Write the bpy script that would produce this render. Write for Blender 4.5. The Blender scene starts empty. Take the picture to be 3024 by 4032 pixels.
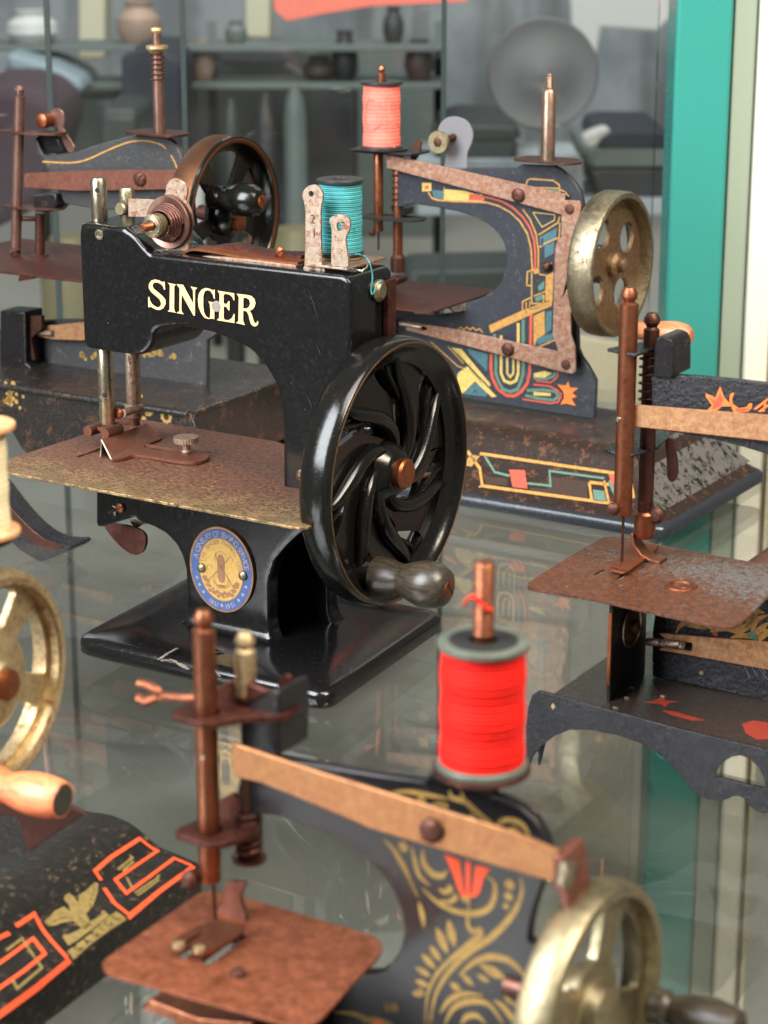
import bpy, math, random
from mathutils import Vector, Matrix
from mathutils.geometry import tessellate_polygon
# all numbers below are centimetres; U turns them into metres
U = 0.01
PI = math.pi
R_ = math.radians
random.seed(7)
scn = bpy.context.scene
COL = scn.collection

# ---------------------------------------------------------------- camera
cam_d = bpy.data.cameras.new('camera'); cam = bpy.data.objects.new('camera', cam_d); COL.objects.link(cam)
cam.location = (0, 0, 22.7*U); cam.rotation_euler = (R_(90-16.5), 0, 0)
cam_d.sensor_fit = 'HORIZONTAL'; cam_d.sensor_width = 24; cam_d.lens = 8500*24/3024
cam_d.clip_start = 0.01; cam_d.clip_end = 100
cam_d.dof.use_dof = True; cam_d.dof.focus_distance = 64.5*U; cam_d.dof.aperture_fstop = 25; cam_d.dof.aperture_blades = 0
scn.camera = cam
scn.view_settings.view_transform = 'Standard'; scn.view_settings.look = 'None'
scn.view_settings.exposure = 0.68; scn.view_settings.gamma = 1
scn.cycles.max_bounces = 10; scn.cycles.transparent_max_bounces = 12; scn.cycles.caustics_reflective = False; scn.cycles.caustics_refractive = False
scn.cycles.sample_clamp_indirect = 3

# ---------------------------------------------------------------- world: soft grey light of the shop
w = bpy.data.worlds.new('World'); scn.world = w; w.use_nodes = True
bgn = w.node_tree.nodes['Background']; bgn.inputs[0].default_value = (0.78, 0.77, 0.72, 1); bgn.inputs[1].default_value = 0.17

def area(name, loc, target, sx, sy, power, color):
    d = bpy.data.lights.new(name, 'AREA'); d.shape = 'RECTANGLE'; d.size = sx*U; d.size_y = sy*U; d.energy = power; d.color = color
    o = bpy.data.objects.new(name, d); COL.objects.link(o); o.location = Vector(loc)*U
    v = Vector(target)-Vector(loc); o.rotation_euler = v.to_track_quat('-Z', 'Y').to_euler()
    return o
area('window_light', (-75, 5, 70), (0, 64, 6), 60, 90, 25.0, (0.93, 0.96, 1.0))
area('shop_lamp', (60, 0, 90), (0, 64, 5), 50, 30, 11.0, (1.0, 0.87, 0.70))
area('ceiling_lamp', (35, 5, 140), (0, 70, 5), 90, 60, 15.0, (1.0, 0.95, 0.88))
area('background_fill', (0, 210, 130), (0, 330, -10), 160, 60, 15.0, (1.0, 0.98, 0.95))  # added fill light aimed away from the machines to brighten the far wall

# ---------------------------------------------------------------- materials
def lin(h):
    if isinstance(h, str):
        h = [int(h[i:i+2], 16)/255 for i in (0, 2, 4)]
        h = [c/12.92 if c <= .04045 else ((c+.055)/1.055)**2.4 for c in h]
    return (*h[:3], 1)
class N:
    def __init__(s, m):
        s.t = m.node_tree; s.n = s.t.nodes; s.b = s.n['Principled BSDF']
        tc = s.n.new('ShaderNodeTexCoord'); mp = s.n.new('ShaderNodeMapping'); mp.inputs['Scale'].default_value = (100, 100, 100)
        s.t.links.new(tc.outputs['Object'], mp.inputs[0]); s.co = mp.outputs[0]
    def L(s, a, b): s.t.links.new(a, b)
    def noise(s, scale, detail=4, rough=.55, co=None, dist=0):
        x = s.n.new('ShaderNodeTexNoise'); x.inputs['Scale'].default_value = scale; x.inputs['Detail'].default_value = detail
        x.inputs['Roughness'].default_value = rough; x.inputs['Distortion'].default_value = dist
        s.L(co or s.co, x.inputs['Vector']); return x.outputs['Fac']
    def ramp(s, f, a, b):
        x = s.n.new('ShaderNodeMapRange'); x.inputs['From Min'].default_value = a; x.inputs['From Max'].default_value = b
        x.interpolation_type = 'SMOOTHSTEP'; s.L(f, x.inputs['Value']); return x.outputs['Result']
    def mix(s, f, a, b):
        x = s.n.new('ShaderNodeMix'); x.data_type = 'RGBA'
        for sock, v in ((x.inputs[0], f), (x.inputs[6], a), (x.inputs[7], b)):
            if hasattr(v, 'links'): s.L(v, sock)
            else: sock.default_value = v
        return x.outputs[2]
    def mixf(s, f, a, b):
        x = s.n.new('ShaderNodeMix'); x.data_type = 'FLOAT'
        for sock, v in ((x.inputs[0], f), (x.inputs[2], a), (x.inputs[3], b)):
            if hasattr(v, 'links'): s.L(v, sock)
            else: sock.default_value = v
        return x.outputs[0]
    def math(s, op, a, b=0):
        x = s.n.new('ShaderNodeMath'); x.operation = op
        for sock, v in ((x.inputs[0], a), (x.inputs[1], b)):
            if hasattr(v, 'links'): s.L(v, sock)
            else: sock.default_value = v
        return x.outputs[0]
    def bump(s, h, strength, dist=.05):
        x = s.n.new('ShaderNodeBump'); x.inputs['Strength'].default_value = strength; x.inputs['Distance'].default_value = dist*U
        s.L(h, x.inputs['Height']); s.L(x.outputs[0], s.b.inputs['Normal'])
    def sep(s, i):
        x = s.n.new('ShaderNodeSeparateXYZ'); s.L(s.co, x.inputs[0]); return x.outputs[i]
def new(name):
    m = bpy.data.materials.new(name); m.use_nodes = True; return m, N(m)
def metal(name, base, rust='5a3020', amount=.5, scale=3., rough=.35, rustrough=.75, met=1.0, bump=.3, soft=.06, rust2=None, dirt=True, rmet=.25):
    """bare metal with rust patches: amount 0..1 = share of rust"""
    m, n = new(name)
    f = n.noise(scale, 6, .62, dist=.4)
    f2 = n.noise(scale*6, 4, .6)
    ff = n.math('ADD', n.math('MULTIPLY', f, .6), n.math('MULTIPLY', f2, .4))
    t = .63-.26*amount
    mask = n.ramp(ff, t-soft, t+soft)
    rc = n.mix(n.ramp(n.noise(scale*3, 5), .35, .65), lin(rust), lin(rust2 or rust))
    bc = n.mix(n.ramp(n.noise(scale*1.3, 4), .3, .7), lin(base), tuple(c*.72 for c in lin(base)[:3])+(1,))
    n.L(n.mix(mask, bc, rc), n.b.inputs['Base Color'])
    n.L(n.mixf(mask, met, rmet), n.b.inputs['Metallic'])
    n.L(n.mixf(mask, rough, rustrough), n.b.inputs['Roughness'])
    n.bump(n.math('ADD', n.math('MULTIPLY', mask, .7), n.math('MULTIPLY', n.noise(scale*14, 3), .5)), bump, .03)
    return m
def paint(name, col, rough=.16, wear=None, amount=.0, scale=3., bump=.06, coat=.0, bscale=5., dust=.05, met=0, spec=.5, speck=0.):
    m, n = new(name)
    c = lin(col)
    d = n.ramp(n.noise(9, 6, .7), .45, .85)
    cc = n.mix(n.math('MULTIPLY', d, dust), c, lin('8a857c'))
    if wear:
        f = n.math('ADD', n.math('MULTIPLY', n.noise(scale, 6, .65), .65), n.math('MULTIPLY', n.noise(scale*5, 3), .35))
        t = .68-.26*amount
        cc = n.mix(n.ramp(f, t-.03, t+.05), cc, lin(wear))
    if speck:
        cc = n.mix(n.math('MULTIPLY', n.ramp(n.math('ADD', n.noise(13, 1, .5), n.math('MULTIPLY', n.noise(.5, 2), .22)), .92, .96), speck), cc, lin('b8a890'))
    n.L(cc, n.b.inputs['Base Color'])
    n.L(n.mixf(d, rough, min(1, rough+.22)), n.b.inputs['Roughness'])
    n.b.inputs['Metallic'].default_value = met
    n.b.inputs['Coat Weight'].default_value = coat; n.b.inputs['Coat Roughness'].default_value = .1
    n.b.inputs['Specular IOR Level'].default_value = spec
    n.bump(n.math('ADD', n.noise(bscale, 3), n.math('MULTIPLY', n.noise(bscale*9, 3), .25)), bump, .06)
    return m
def thread(name, col, col2, scale=18):
    m, n = new(name)
    x = n.n.new('ShaderNodeTexWave'); x.wave_type = 'BANDS'; x.bands_direction = 'Z'; x.inputs['Scale'].default_value = scale/6.28*2
    x.inputs['Distortion'].default_value = 1.6; x.inputs['Detail'].default_value = 2; x.inputs['Detail Scale'].default_value = 1.5
    n.L(n.co, x.inputs['Vector'])
    f = n.math('ADD', n.math('MULTIPLY', x.outputs['Fac'], .5), n.math('MULTIPLY', n.noise(3.5, 4), .5))
    n.L(n.mix(n.ramp(f, .2, .8), lin(col2), lin(col)), n.b.inputs['Base Color'])
    n.b.inputs['Roughness'].default_value = .7; n.b.inputs['Specular IOR Level'].default_value = .25
    n.bump(x.outputs['Fac'], .5, .02)
    return m
def flat(name, col, rough=.35, var=.25, met=0, spec=.5):
    m, n = new(name); c = lin(col)
    n.L(n.mix(n.ramp(n.noise(7, 5, .65), .35, .75), c, tuple(v*(1-var) for v in c[:3])+(1,)), n.b.inputs['Base Color'])
    n.b.inputs['Roughness'].default_value = rough; n.b.inputs['Metallic'].default_value = met; n.b.inputs['Specular IOR Level'].default_value = spec
    return m
def wood(name, a, b, rough=.4):
    m, n = new(name)
    mp = n.n.new('ShaderNodeMapping'); mp.inputs['Scale'].default_value = (.6, 5, 5); n.L(n.co, mp.inputs[0])
    f = n.noise(2.2, 5, .6, co=mp.outputs[0], dist=.6)
    n.L(n.mix(n.ramp(f, .35, .65), lin(a), lin(b)), n.b.inputs['Base Color'])
    n.b.inputs['Roughness'].default_value = rough; n.bump(f, .15, .03); return m

M = {}
M['black'] = paint('black_enamel', (.005, .0047, .005), .15, bump=.05, bscale=1.6, dust=.03, spec=.42, speck=.3)
M['blackw'] = paint('black_enamel_wheel', (.0045, .0045, .0038), .17, wear='5b4428', amount=-.2, scale=2.5, bump=.06, bscale=3, dust=.01, spec=.4)
M['blackt'] = paint('black_textured_lacquer', (.010, .010, .013), .23, wear='5a4a40', amount=.2, scale=7, bump=.8, bscale=9, dust=.02, spec=.4, coat=.05)
M['litho'] = paint('dark_blue_lithographed_tin', (.026, .029, .037), .34, wear='55524f', amount=.30, scale=3.5, bump=.08, dust=.10, spec=.35)
M['lithob'] = paint('brown_black_lithographed_tin', (.022, .014, .011), .30, wear='5a3c2c', amount=.42, scale=2.5, bump=.12, dust=.05, spec=.3)
M['greyblack'] = paint('worn_grey_black_tin', (.034, .034, .036), .38, wear='5d5548', amount=.36, scale=2.0, bump=.25, dust=.14)
M['blbase'] = paint('dark_brown_black_tin', (.014, .012, .011), .24, wear='4a3426', amount=.42, scale=2.2, bump=.3, dust=.05)
M['wornbase'] = paint('heavily_worn_tin', (.23, .215, .19), .36, wear='1c1814', amount=.62, scale=2.6, bump=.35, dust=.4, met=.6)
M['frontblk'] = paint('black_japanned_tin', (.009, .008, .009), .28, wear='4a3834', amount=.26, scale=2.5, bump=.1, dust=.05, spec=.35)
M['cablk'] = paint('black_japanned_base', (.007, .006, .005), .33, wear='5e4c3a', amount=.36, scale=5, bump=.35, dust=.05, speck=.5, spec=.35)
M['nickel'] = metal('nickel_spotted', 'bfb49c', '6a3a28', .02, 4, .26, soft=.04, bump=.15)
M['nickelr'] = metal('nickel_pitted_rust', 'b9a591', '7d4632', .30, 5, .42, bump=.4, soft=.05)
M['barrust'] = metal('rusted_flat_bar', 'b29885', '7a4c3a', .58, 4.5, .45, rust2='986a50', soft=.12, bump=.5)
M['barorange'] = metal('coppery_flat_bar', 'b08056', '86553a', .5, 3.2, .45, .5, rust2='a06c46', soft=.2, bump=.25, rmet=.6)
M['barbrown'] = metal('brown_flat_bar', '7d5548', '63382c', .6, 2, .45, .55, rust2='7b4a3a', soft=.3, bump=.15, rmet=.5)
M['barcream'] = metal('speckled_flat_bar', 'c49a70', '8c5a3c', .44, 6, .45, soft=.16, bump=.3, rmet=.4)
M['rustmid'] = metal('mid_rust_metal', '8a5c4a', '5c3528', .5, 5, .42, .5, rust2='7c4c3a', soft=.25, bump=.4, rmet=.5)
M['rodsteel'] = metal('browned_steel_rod', 'a2917f', '6d4638', .48, 1.6, .32, .45, rust2='7d5646', soft=.22, bump=.2, rmet=.7)
M['rodpink'] = metal('pinkish_brown_rod', '94766a', '6b4a40', .5, 2, .34, .45, rust2='7d5a4e', soft=.3, bump=.15, rmet=.7)
M['rod'] = metal('copper_brown_rod', '9a6246', '5c3020', .45, 2.5, .33, .5, rust2='7d4630', soft=.2, bump=.2, rmet=.7)
M['rodf'] = metal('orange_copper_rod', '966046', '5c3526', .5, 2.6, .34, .46, rust2='7a4832', soft=.3, bump=.1, rmet=.8)
M['rodd'] = metal('dark_brown_rod', '6b4a40', '44281f', .5, 3, .33, .5, soft=.2, bump=.2, rmet=.6)
M['screw'] = metal('rusty_screw', '6e4a3e', '4a2b22', .6, 5, .4, .55, soft=.2, bump=.3, rmet=.6)
M['rust'] = metal('rusted_plate', '7a4428', '5c2f1c', .6, 3, .42, .5, rust2='7d4122', soft=.3, bump=.5, rmet=.5)
M['rustplain'] = metal('rust_brown_plate', '8f5439', '683a28', .5, 3.2, .5, .6, rust2='8c4f35', soft=.25, bump=.12, rmet=.35)
M['rustdark'] = metal('dark_rust_plate', '4a2a22', '43241b', .5, 2, .4, .5, rust2='5a2e22', soft=.3, bump=.3, rmet=.4)
M['brass'] = metal('brass_dull', 'a3987a', '6f5c3c', .22, 3, .40, .5, soft=.15, bump=.25, rmet=.7)
M['brassspot'] = metal('nickel_brass_spotted', 'a1977d', '54402a', .26, 5, .35, .6, soft=.05, bump=.4, rmet=.4)
M['brassrust'] = metal('nickel_rust_web', 'a08c68', '5e3a26', .50, 3.5, .42, .6, soft=.12, bump=.5, rmet=.5)
M['cream'] = metal('cream_brass_spotted', 'cdb98e', '7d4a30', .26, 5, .5, .5, soft=.1, bump=.3, rmet=.6)
M['copper'] = metal('copper_cap', 'a5643f', '6b3b28', .45, 2.5, .35, .5, soft=.2, bump=.15, rmet=.7)
M['copperrim'] = metal('copper_rim', '6f4c38', '50341f', .5, 1.6, .5, .55, soft=.3, bump=.1, rmet=.8)
M['spoolblk'] = flat('spool_plastic', '2a2a28', .35)
M['spoolgrn'] = flat('spool_grey_green', '555a50', .4)
M['teal_thread'] = thread('teal_thread', '52a5a6', '2a7880')
M['pink_thread'] = thread('salmon_thread', 'fa8a7c', 'd8604f')
M['red_thread'] = thread('red_thread', 'f51c0d', 'a80a05', 14)
M['cream_thread'] = thread('cream_thread', 'e8dcb8', 'cbbb90')
M['wood_o'] = wood('varnished_wood', 'ee8a5a', 'd46c48')
M['wood_p'] = wood('pale_worn_wood', 'c88258', 'a8603c')
M['wood_d'] = wood('ebonised_wood', '27221b', '3d3529', .34)
M['wood_c'] = wood('pale_turned_wood', 'd2a074', 'b87e50')
M['gold'] = flat('gold_print', 'bb8a45', .4, .45)
M['goldd'] = flat('dull_gold_print', '9a7a40', .45, .35)
M['yellow'] = flat('yellow_print', 'cdb062', .4, .35)
M['goldd2'] = flat('faint_gold_print', '7f6c3c', .5, .45)
M['redp'] = flat('red_print', 'c2503c', .4, .3)
M['orange'] = flat('orange_print', 'f07a34', .4, .3)
M['vermil'] = flat('vermilion_print', 'f0532c', .45, .2)
M['green'] = flat('green_print', '56796a', .4, .3)
M['tealp'] = flat('teal_print', '42686e', .4, .3)
M['ltr'] = paint('gilt_letter', 'e6bd86', .4, wear='b07848', amount=.12, scale=5, bump=.02, dust=.1)
M['plug'] = flat('grey_filler', '857c76', .6)
M['badgeblue'] = flat('blue_enamel_ring', '465f94', .35, .3)
M['badgegold'] = flat('gilt_badge', 'd8ae62', .35, .2, .35)
M['badgebrown'] = flat('brown_badge_print', '9c6e4c', .5, .2)
M['badgerim'] = metal('badge_rim', 'b08a66', '7a5a48', .4, 2, .35, soft=.3, bump=.1)
M['badgepale'] = flat('pale_badge_letter', 'a99ea8', .5, .2)

# plate of the middle machine: brassy edge speckled with rust, solid rust further in
m, n = new('rust_speckled_brass_plate')
y = n.sep(1); xx = n.sep(0)
fade = n.ramp(n.math('ADD', y, n.math('MULTIPLY', n.noise(.7, 3), 2.2)), -.2, 6.2)
mp = n.n.new('ShaderNodeMapping'); mp.inputs['Scale'].default_value = (1, 1.5, 1); n.L(n.co, mp.inputs[0])
sp = n.noise(6.5, 5, .72, co=mp.outputs[0], dist=1.2)
msk = n.ramp(n.math('ADD', sp, n.math('MULTIPLY', fade, .30)), .515, .555)
rc = n.mix(n.ramp(n.noise(7, 5, .75), .4, .62), lin('3e251b'), lin('7a5340'))
bc = n.mix(n.ramp(n.noise(.9, 4), .35, .65), lin('b59a6c'), lin('86754f'))
n.L(n.mix(msk, bc, rc), n.b.inputs['Base Color']); n.L(n.mixf(msk, .8, .35), n.b.inputs['Metallic'])
n.L(n.mixf(msk, .38, .42), n.b.inputs['Roughness']); n.bump(n.math('ADD', msk, n.noise(20, 3)), .7, .04)
M['plateS'] = m
# plate of the right machine: grey wet looking tin with brown pitting, brown at the edge
m, n = new('pitted_brown_tin_plate')
y = n.sep(1); xx = n.sep(0)
g1 = n.math('SUBTRACT', n.math('MULTIPLY', xx, .42), n.math('ABSOLUTE', n.math('SUBTRACT', y, 3.9)))
fade = n.ramp(n.math('ADD', g1, n.math('MULTIPLY', n.noise(.8, 3), 1.2)), -.6, 3.0)
sp = n.noise(8.5, 4, .65, dist=1.2)
msk = n.ramp(n.math('SUBTRACT', sp, n.math('MULTIPLY', fade, .20)), .34, .40)
rc = n.mix(n.ramp(n.noise(5, 5, .7), .35, .7), lin('43241a'), lin('6e4024'))
n.L(n.mix(msk, lin('77726f'), rc), n.b.inputs['Base Color']); n.L(n.mixf(msk, .6, .3), n.b.inputs['Metallic'])
n.L(n.mixf(msk, .33, .36), n.b.inputs['Roughness']); n.bump(n.math('ADD', msk, n.noise(16, 3)), .8, .04)
M['plateR'] = m

# ---------------------------------------------------------------- mesh building
def cat(pts, n=6, closed=False):
    """smooth curve through points (2-D or 3-D)"""
    P = [Vector(p) for p in pts]; out = []; L = len(P)
    rng = range(L if closed else L-1)
    for i in rng:
        p1, p2 = P[i], P[(i+1) % L]
        p0 = P[i-1] if (i > 0 or closed) else p1*2-p2
        p3 = P[(i+2) % L] if (i+2 < L or closed) else p2*2-p1
        for k in range(n):
            t = k/n
            out.append(.5*((2*p1)+(p2-p0)*t+(2*p0-5*p1+4*p2-p3)*t*t+(3*p1-p0-3*p2+p3)*t**3))
    if not closed: out.append(P[-1])
    return [tuple(p) for p in out]
def fil(pts, r=.3, n=4):
    """round the corners of a polygon; r may be a list"""
    out = []; L = len(pts)
    for i in range(L):
        rr = r[i] if isinstance(r, (list, tuple)) else r
        a, b, c = Vector(pts[i-1]), Vector(pts[i]), Vector(pts[(i+1) % L])
        if rr <= 0: out.append(tuple(b)); continue
        d1 = min(rr, (a-b).length*.45); d2 = min(rr, (c-b).length*.45)
        p = b+(a-b).normalized()*d1; q = b+(c-b).normalized()*d2
        for k in range(n+1):
            t = k/n; out.append(tuple(p*(1-t)**2+b*2*t*(1-t)+q*t*t))
    return out
def circ(cx, cy, r, n=24, r2=None, a0=0, a1=2*PI):
    full = abs(a1-a0-2*PI) < 1e-6
    return [(cx+r*math.cos(a0+(a1-a0)*i/(n if full else n-1)), cy+(r2 or r)*math.sin(a0+(a1-a0)*i/(n if full else n-1))) for i in range(n)]
class MB:
    def __init__(s): s.v = []; s.f = []
    def add(s, vs, fs):
        o = len(s.v); s.v += [tuple(p) for p in vs]; s.f += [tuple(i+o for i in f) for f in fs]; return s
    def prism(s, out, a, b, ax='y', holes=()):
        loops = [list(out)]+[list(h) for h in holes]
        flat_ = [p for l in loops for p in l]; n = len(flat_)
        mp = {'y': lambda p, c: (p[0], c, p[1]), 'z': lambda p, c: (p[0], p[1], c), 'x': lambda p, c: (c, p[0], p[1])}[ax]
        vs = [mp(p, a) for p in flat_]+[mp(p, b) for p in flat_]
        tri = tessellate_polygon([[Vector((p[0], p[1], 0)) for p in l] for l in loops])
        fs = []
        for t in tri:
            fs.append(tuple(t)); fs.append(tuple(i+n for i in reversed(t)))
        o = 0
        for l in loops:
            for i in range(len(l)):
                j = (i+1) % len(l); fs.append((o+i, o+j, o+j+n, o+i+n))
            o += len(l)
        return s.add(vs, fs)
    def box(s, x0, x1, y0, y1, z0, z1): return s.prism([(x0, z0), (x1, z0), (x1, z1), (x0, z1)], y0, y1)
    def tube(s, pts, r, n=10, flatk=None):
        P = [Vector(p) for p in pts]; rs = r if isinstance(r, (list, tuple)) else [r]*len(P)
        vs = []; fs = []; up = None
        for i, p in enumerate(P):
            t = (P[min(i+1, len(P)-1)]-P[max(i-1, 0)]).normalized()
            if up is None: up = Vector((0, 0, 1)) if abs(t.z) < .9 else Vector((0, 1, 0))
            u = (up-t*up.dot(t)).normalized(); v = t.cross(u); up = u
            for k in range(n):
                a = 2*PI*k/n; vs.append(p+(u*math.cos(a)+v*math.sin(a))*rs[i])
        m_ = len(P)
        for i in range(m_-1):
            for k in range(n):
                k2 = (k+1) % n; fs.append((i*n+k, i*n+k2, (i+1)*n+k2, (i+1)*n+k))
        fs.append(tuple(reversed(range(n)))); fs.append(tuple(range((m_-1)*n, m_*n)))
        return s.add(vs, fs)
    def lathe(s, prof, o, ax='z', n=32):
        """prof = (radius, height) list along axis ax from origin o"""
        vs = []; fs = []
        for r, h in prof:
            for k in range(n):
                a = 2*PI*k/n; c, d = max(r, 1e-4)*math.cos(a), max(r, 1e-4)*math.sin(a)
                q = {'z': (c, d, h), 'x': (h, c, d), 'y': (d, h, c)}[ax]; vs.append((q[0]+o[0], q[1]+o[1], q[2]+o[2]))
        for i in range(len(prof)-1):
            for k in range(n):
                k2 = (k+1) % n; fs.append((i*n+k, i*n+k2, (i+1)*n+k2, (i+1)*n+k))
        fs.append(tuple(reversed(range(n)))); fs.append(tuple(range((len(prof)-1)*n, len(prof)*n)))
        return s.add(vs, fs)
    def ring(s, prof, o, ax='x', n=48):
        """closed cross-section swept round the axis"""
        vs = []; fs = []; m_ = len(prof)
        for r, h in prof:
            for k in range(n):
                a = 2*PI*k/n; c, d = r*math.cos(a), r*math.sin(a)
                q = {'z': (c, d, h), 'x': (h, c, d), 'y': (d, h, c)}[ax]; vs.append((q[0]+o[0], q[1]+o[1], q[2]+o[2]))
        for i in range(m_):
            j = (i+1) % m_
            for k in range(n):
                k2 = (k+1) % n; fs.append((i*n+k, i*n+k2, j*n+k2, j*n+k))
        return s.add(vs, fs)
    def helix(s, o, r, h, turns, wr, n=6):
        N_ = int(turns*14); return s.tube([(o[0]+r*math.cos(2*PI*turns*i/N_), o[1]+r*math.sin(2*PI*turns*i/N_), o[2]+h*i/N_) for i in range(N_+1)], wr, n)
    def sheet(s, prof, y0, y1, t=.08, holes=None):
        """bent sheet: profile (x,z) extruded along y with thickness t"""
        P = [Vector(p) for p in prof]; off = []
        for i, p in enumerate(P):
            d = (P[min(i+1, len(P)-1)]-P[max(i-1, 0)]).normalized(); off.append(p+Vector((d.y, -d.x))*t)
        return s.prism([tuple(p) for p in P]+[tuple(p) for p in reversed(off)], y0, y1)
    def ribbon(s, pts, w, put, closed=False):
        """flat print line of width w (number or list); put maps a 2-D point to 3-D"""
        P = [Vector(p[:2]) for p in pts]; n = len(P); vs = []; fs = []
        for i, p in enumerate(P):
            a = P[(i-1) % n] if (i > 0 or closed) else p; b = P[(i+1) % n] if (i < n-1 or closed) else p
            d1 = (p-a).normalized() if (p-a).length > 1e-7 else None; d2 = (b-p).normalized() if (b-p).length > 1e-7 else None
            d1 = d1 or d2 or Vector((1, 0)); d2 = d2 or d1
            nn = Vector((-(d1+d2).y, (d1+d2).x)); nn = nn.normalized() if nn.length > 1e-6 else Vector((-d1.y, d1.x))
            k = 1/max(.5, nn.dot(Vector((-d1.y, d1.x))))
            ww = (w[i] if isinstance(w, (list, tuple)) else w)*.5*k
            vs += [put(p+nn*ww), put(p-nn*ww)]
        for i in range(n if closed else n-1):
            j = (i+1) % n; fs.append((2*i, 2*i+1, 2*j+1, 2*j))
        return s.add(vs, fs)
    def poly(s, pts, put, holes=()):
        loops = [list(pts)]+[list(h) for h in holes]; flat_ = [p for l in loops for p in l]
        tri = tessellate_polygon([[Vector((p[0], p[1], 0)) for p in l] for l in loops])
        return s.add([put(p) for p in flat_], [tuple(t) for t in tri])
    def polysub(s, pts, put, mx=.12):
        tri = tessellate_polygon([[Vector((p[0], p[1], 0)) for p in pts]]); st = [[Vector(pts[i][:2]) for i in t] for t in tri]
        while st:
            a, b, c = st.pop(); e = [(b-a).length, (c-b).length, (a-c).length]; m_ = max(e)
            if m_ > mx:
                k = e.index(m_); a, b, c = [(a, b, c), (b, c, a), (c, a, b)][k]; m2 = (a+b)/2; st += [[a, m2, c], [m2, b, c]]
            else: s.add([put(a), put(b), put(c)], [(0, 1, 2)])
        return s
    def build(s, name, mat, parent=None, bevel=0, seg=2, ang=35, label=None, sharp=35, kind=None):
        me = bpy.data.meshes.new(name); me.from_pydata([(a*U, b*U, c*U) for a, b, c in s.v], [], s.f)
        import bmesh
        b_ = bmesh.new(); b_.from_mesh(me); bmesh.ops.remove_doubles(b_, verts=b_.verts, dist=1e-6); bmesh.ops.recalc_face_normals(b_, faces=b_.faces)
        b_.to_mesh(me); b_.free()
        me.materials.append(M[mat] if isinstance(mat, str) else mat)
        me.shade_smooth()
        me.set_sharp_from_angle(angle=R_(sharp))
        o = bpy.data.objects.new(name, me); COL.objects.link(o); o.parent = parent
        if bevel:
            b = o.modifiers.new('bevel', 'BEVEL'); b.width = bevel*U; b.segments = seg; b.limit_method = 'ANGLE'; b.angle_limit = R_(ang); b.harden_normals = False
        if label: o['label'] = label
        if kind: o['kind'] = kind
        return o
def thing(name, label, cat_, frame, group=None, off=(0, 0, 0)):
    o = bpy.data.objects.new(name, None); COL.objects.link(o); o.empty_display_size = .01
    x, y, a = frame; c, s_ = math.cos(R_(a)), math.sin(R_(a))
    o.location = ((x+off[0]*c-off[1]*s_)*U, (y+off[0]*s_+off[1]*c)*U, off[2]*U); o.rotation_euler = (0, 0, R_(a))
    o['label'] = label; o['category'] = cat_
    if group: o['group'] = group
    return o
def fy(y): return lambda p: (p[0], y, p[1])      # print lying on a plane y = const
def fz(z): return lambda p: (p[0], p[1], z)
def remesh(o, vox, smooth):
    r = o.modifiers.new('cast', 'REMESH'); r.mode = 'VOXEL'; r.voxel_size = vox*U; r.use_smooth_shade = True
    s_ = o.modifiers.new('soft', 'SMOOTH'); s_.factor = .5; s_.iterations = smooth
def slot_screw(mb_list, p, r, ax, parent, mat='screw', h=.12, name='screw', ang=.6):
    """domed slotted screw head pointing along -y or +x"""
    b = MB()
    if ax == 'y': b.lathe([(r, 0), (r, -h*.5), (r*.8, -h*.85), (r*.4, -h), (0, -h)], p, 'y', 18)
    else: b.lathe([(r, 0), (r, h*.5), (r*.8, h*.85), (r*.4, h), (0, h)], p, 'x', 18)
    o = b.build(name, mat, parent)
    s_ = MB(); w = r*.09; L = r*.92
    if ax == 'y':
        q = [(-L, -w), (L, -w), (L, w), (-L, w)]; q = [(p[0]+a*math.cos(ang)-c*math.sin(ang), p[2]+a*math.sin(ang)+c*math.cos(ang)) for a, c in q]
        s_.prism(q, p[1]-h*.5, p[1]-h-.012)
    else:
        q = [(-L, -w), (L, -w), (L, w), (-L, w)]; q = [(p[1]+a*math.cos(ang)-c*math.sin(ang), p[2]+a*math.sin(ang)+c*math.cos(ang)) for a, c in q]
        s_.prism(q, p[0]+h*.5, p[0]+h+.012, 'x')
    s_.build('slot', 'rustdark', o)
    return o
M['holeblk'] = flat('dark_hole', '0c0a08', .8)

# ---------------------------------------------------------------- the setting
FR = {'S': (-9.39, 61.5, -31.5), 'BR': (9.9, 73.1, -32), 'R': (3.7, 52.6, -31), 'F': (-5.2, 35.9, -32.5),
      'BL': (-15, 80, -31), 'CA': (-6.914, 39.743, -27), 'W': (0, 0, 0)}

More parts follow.
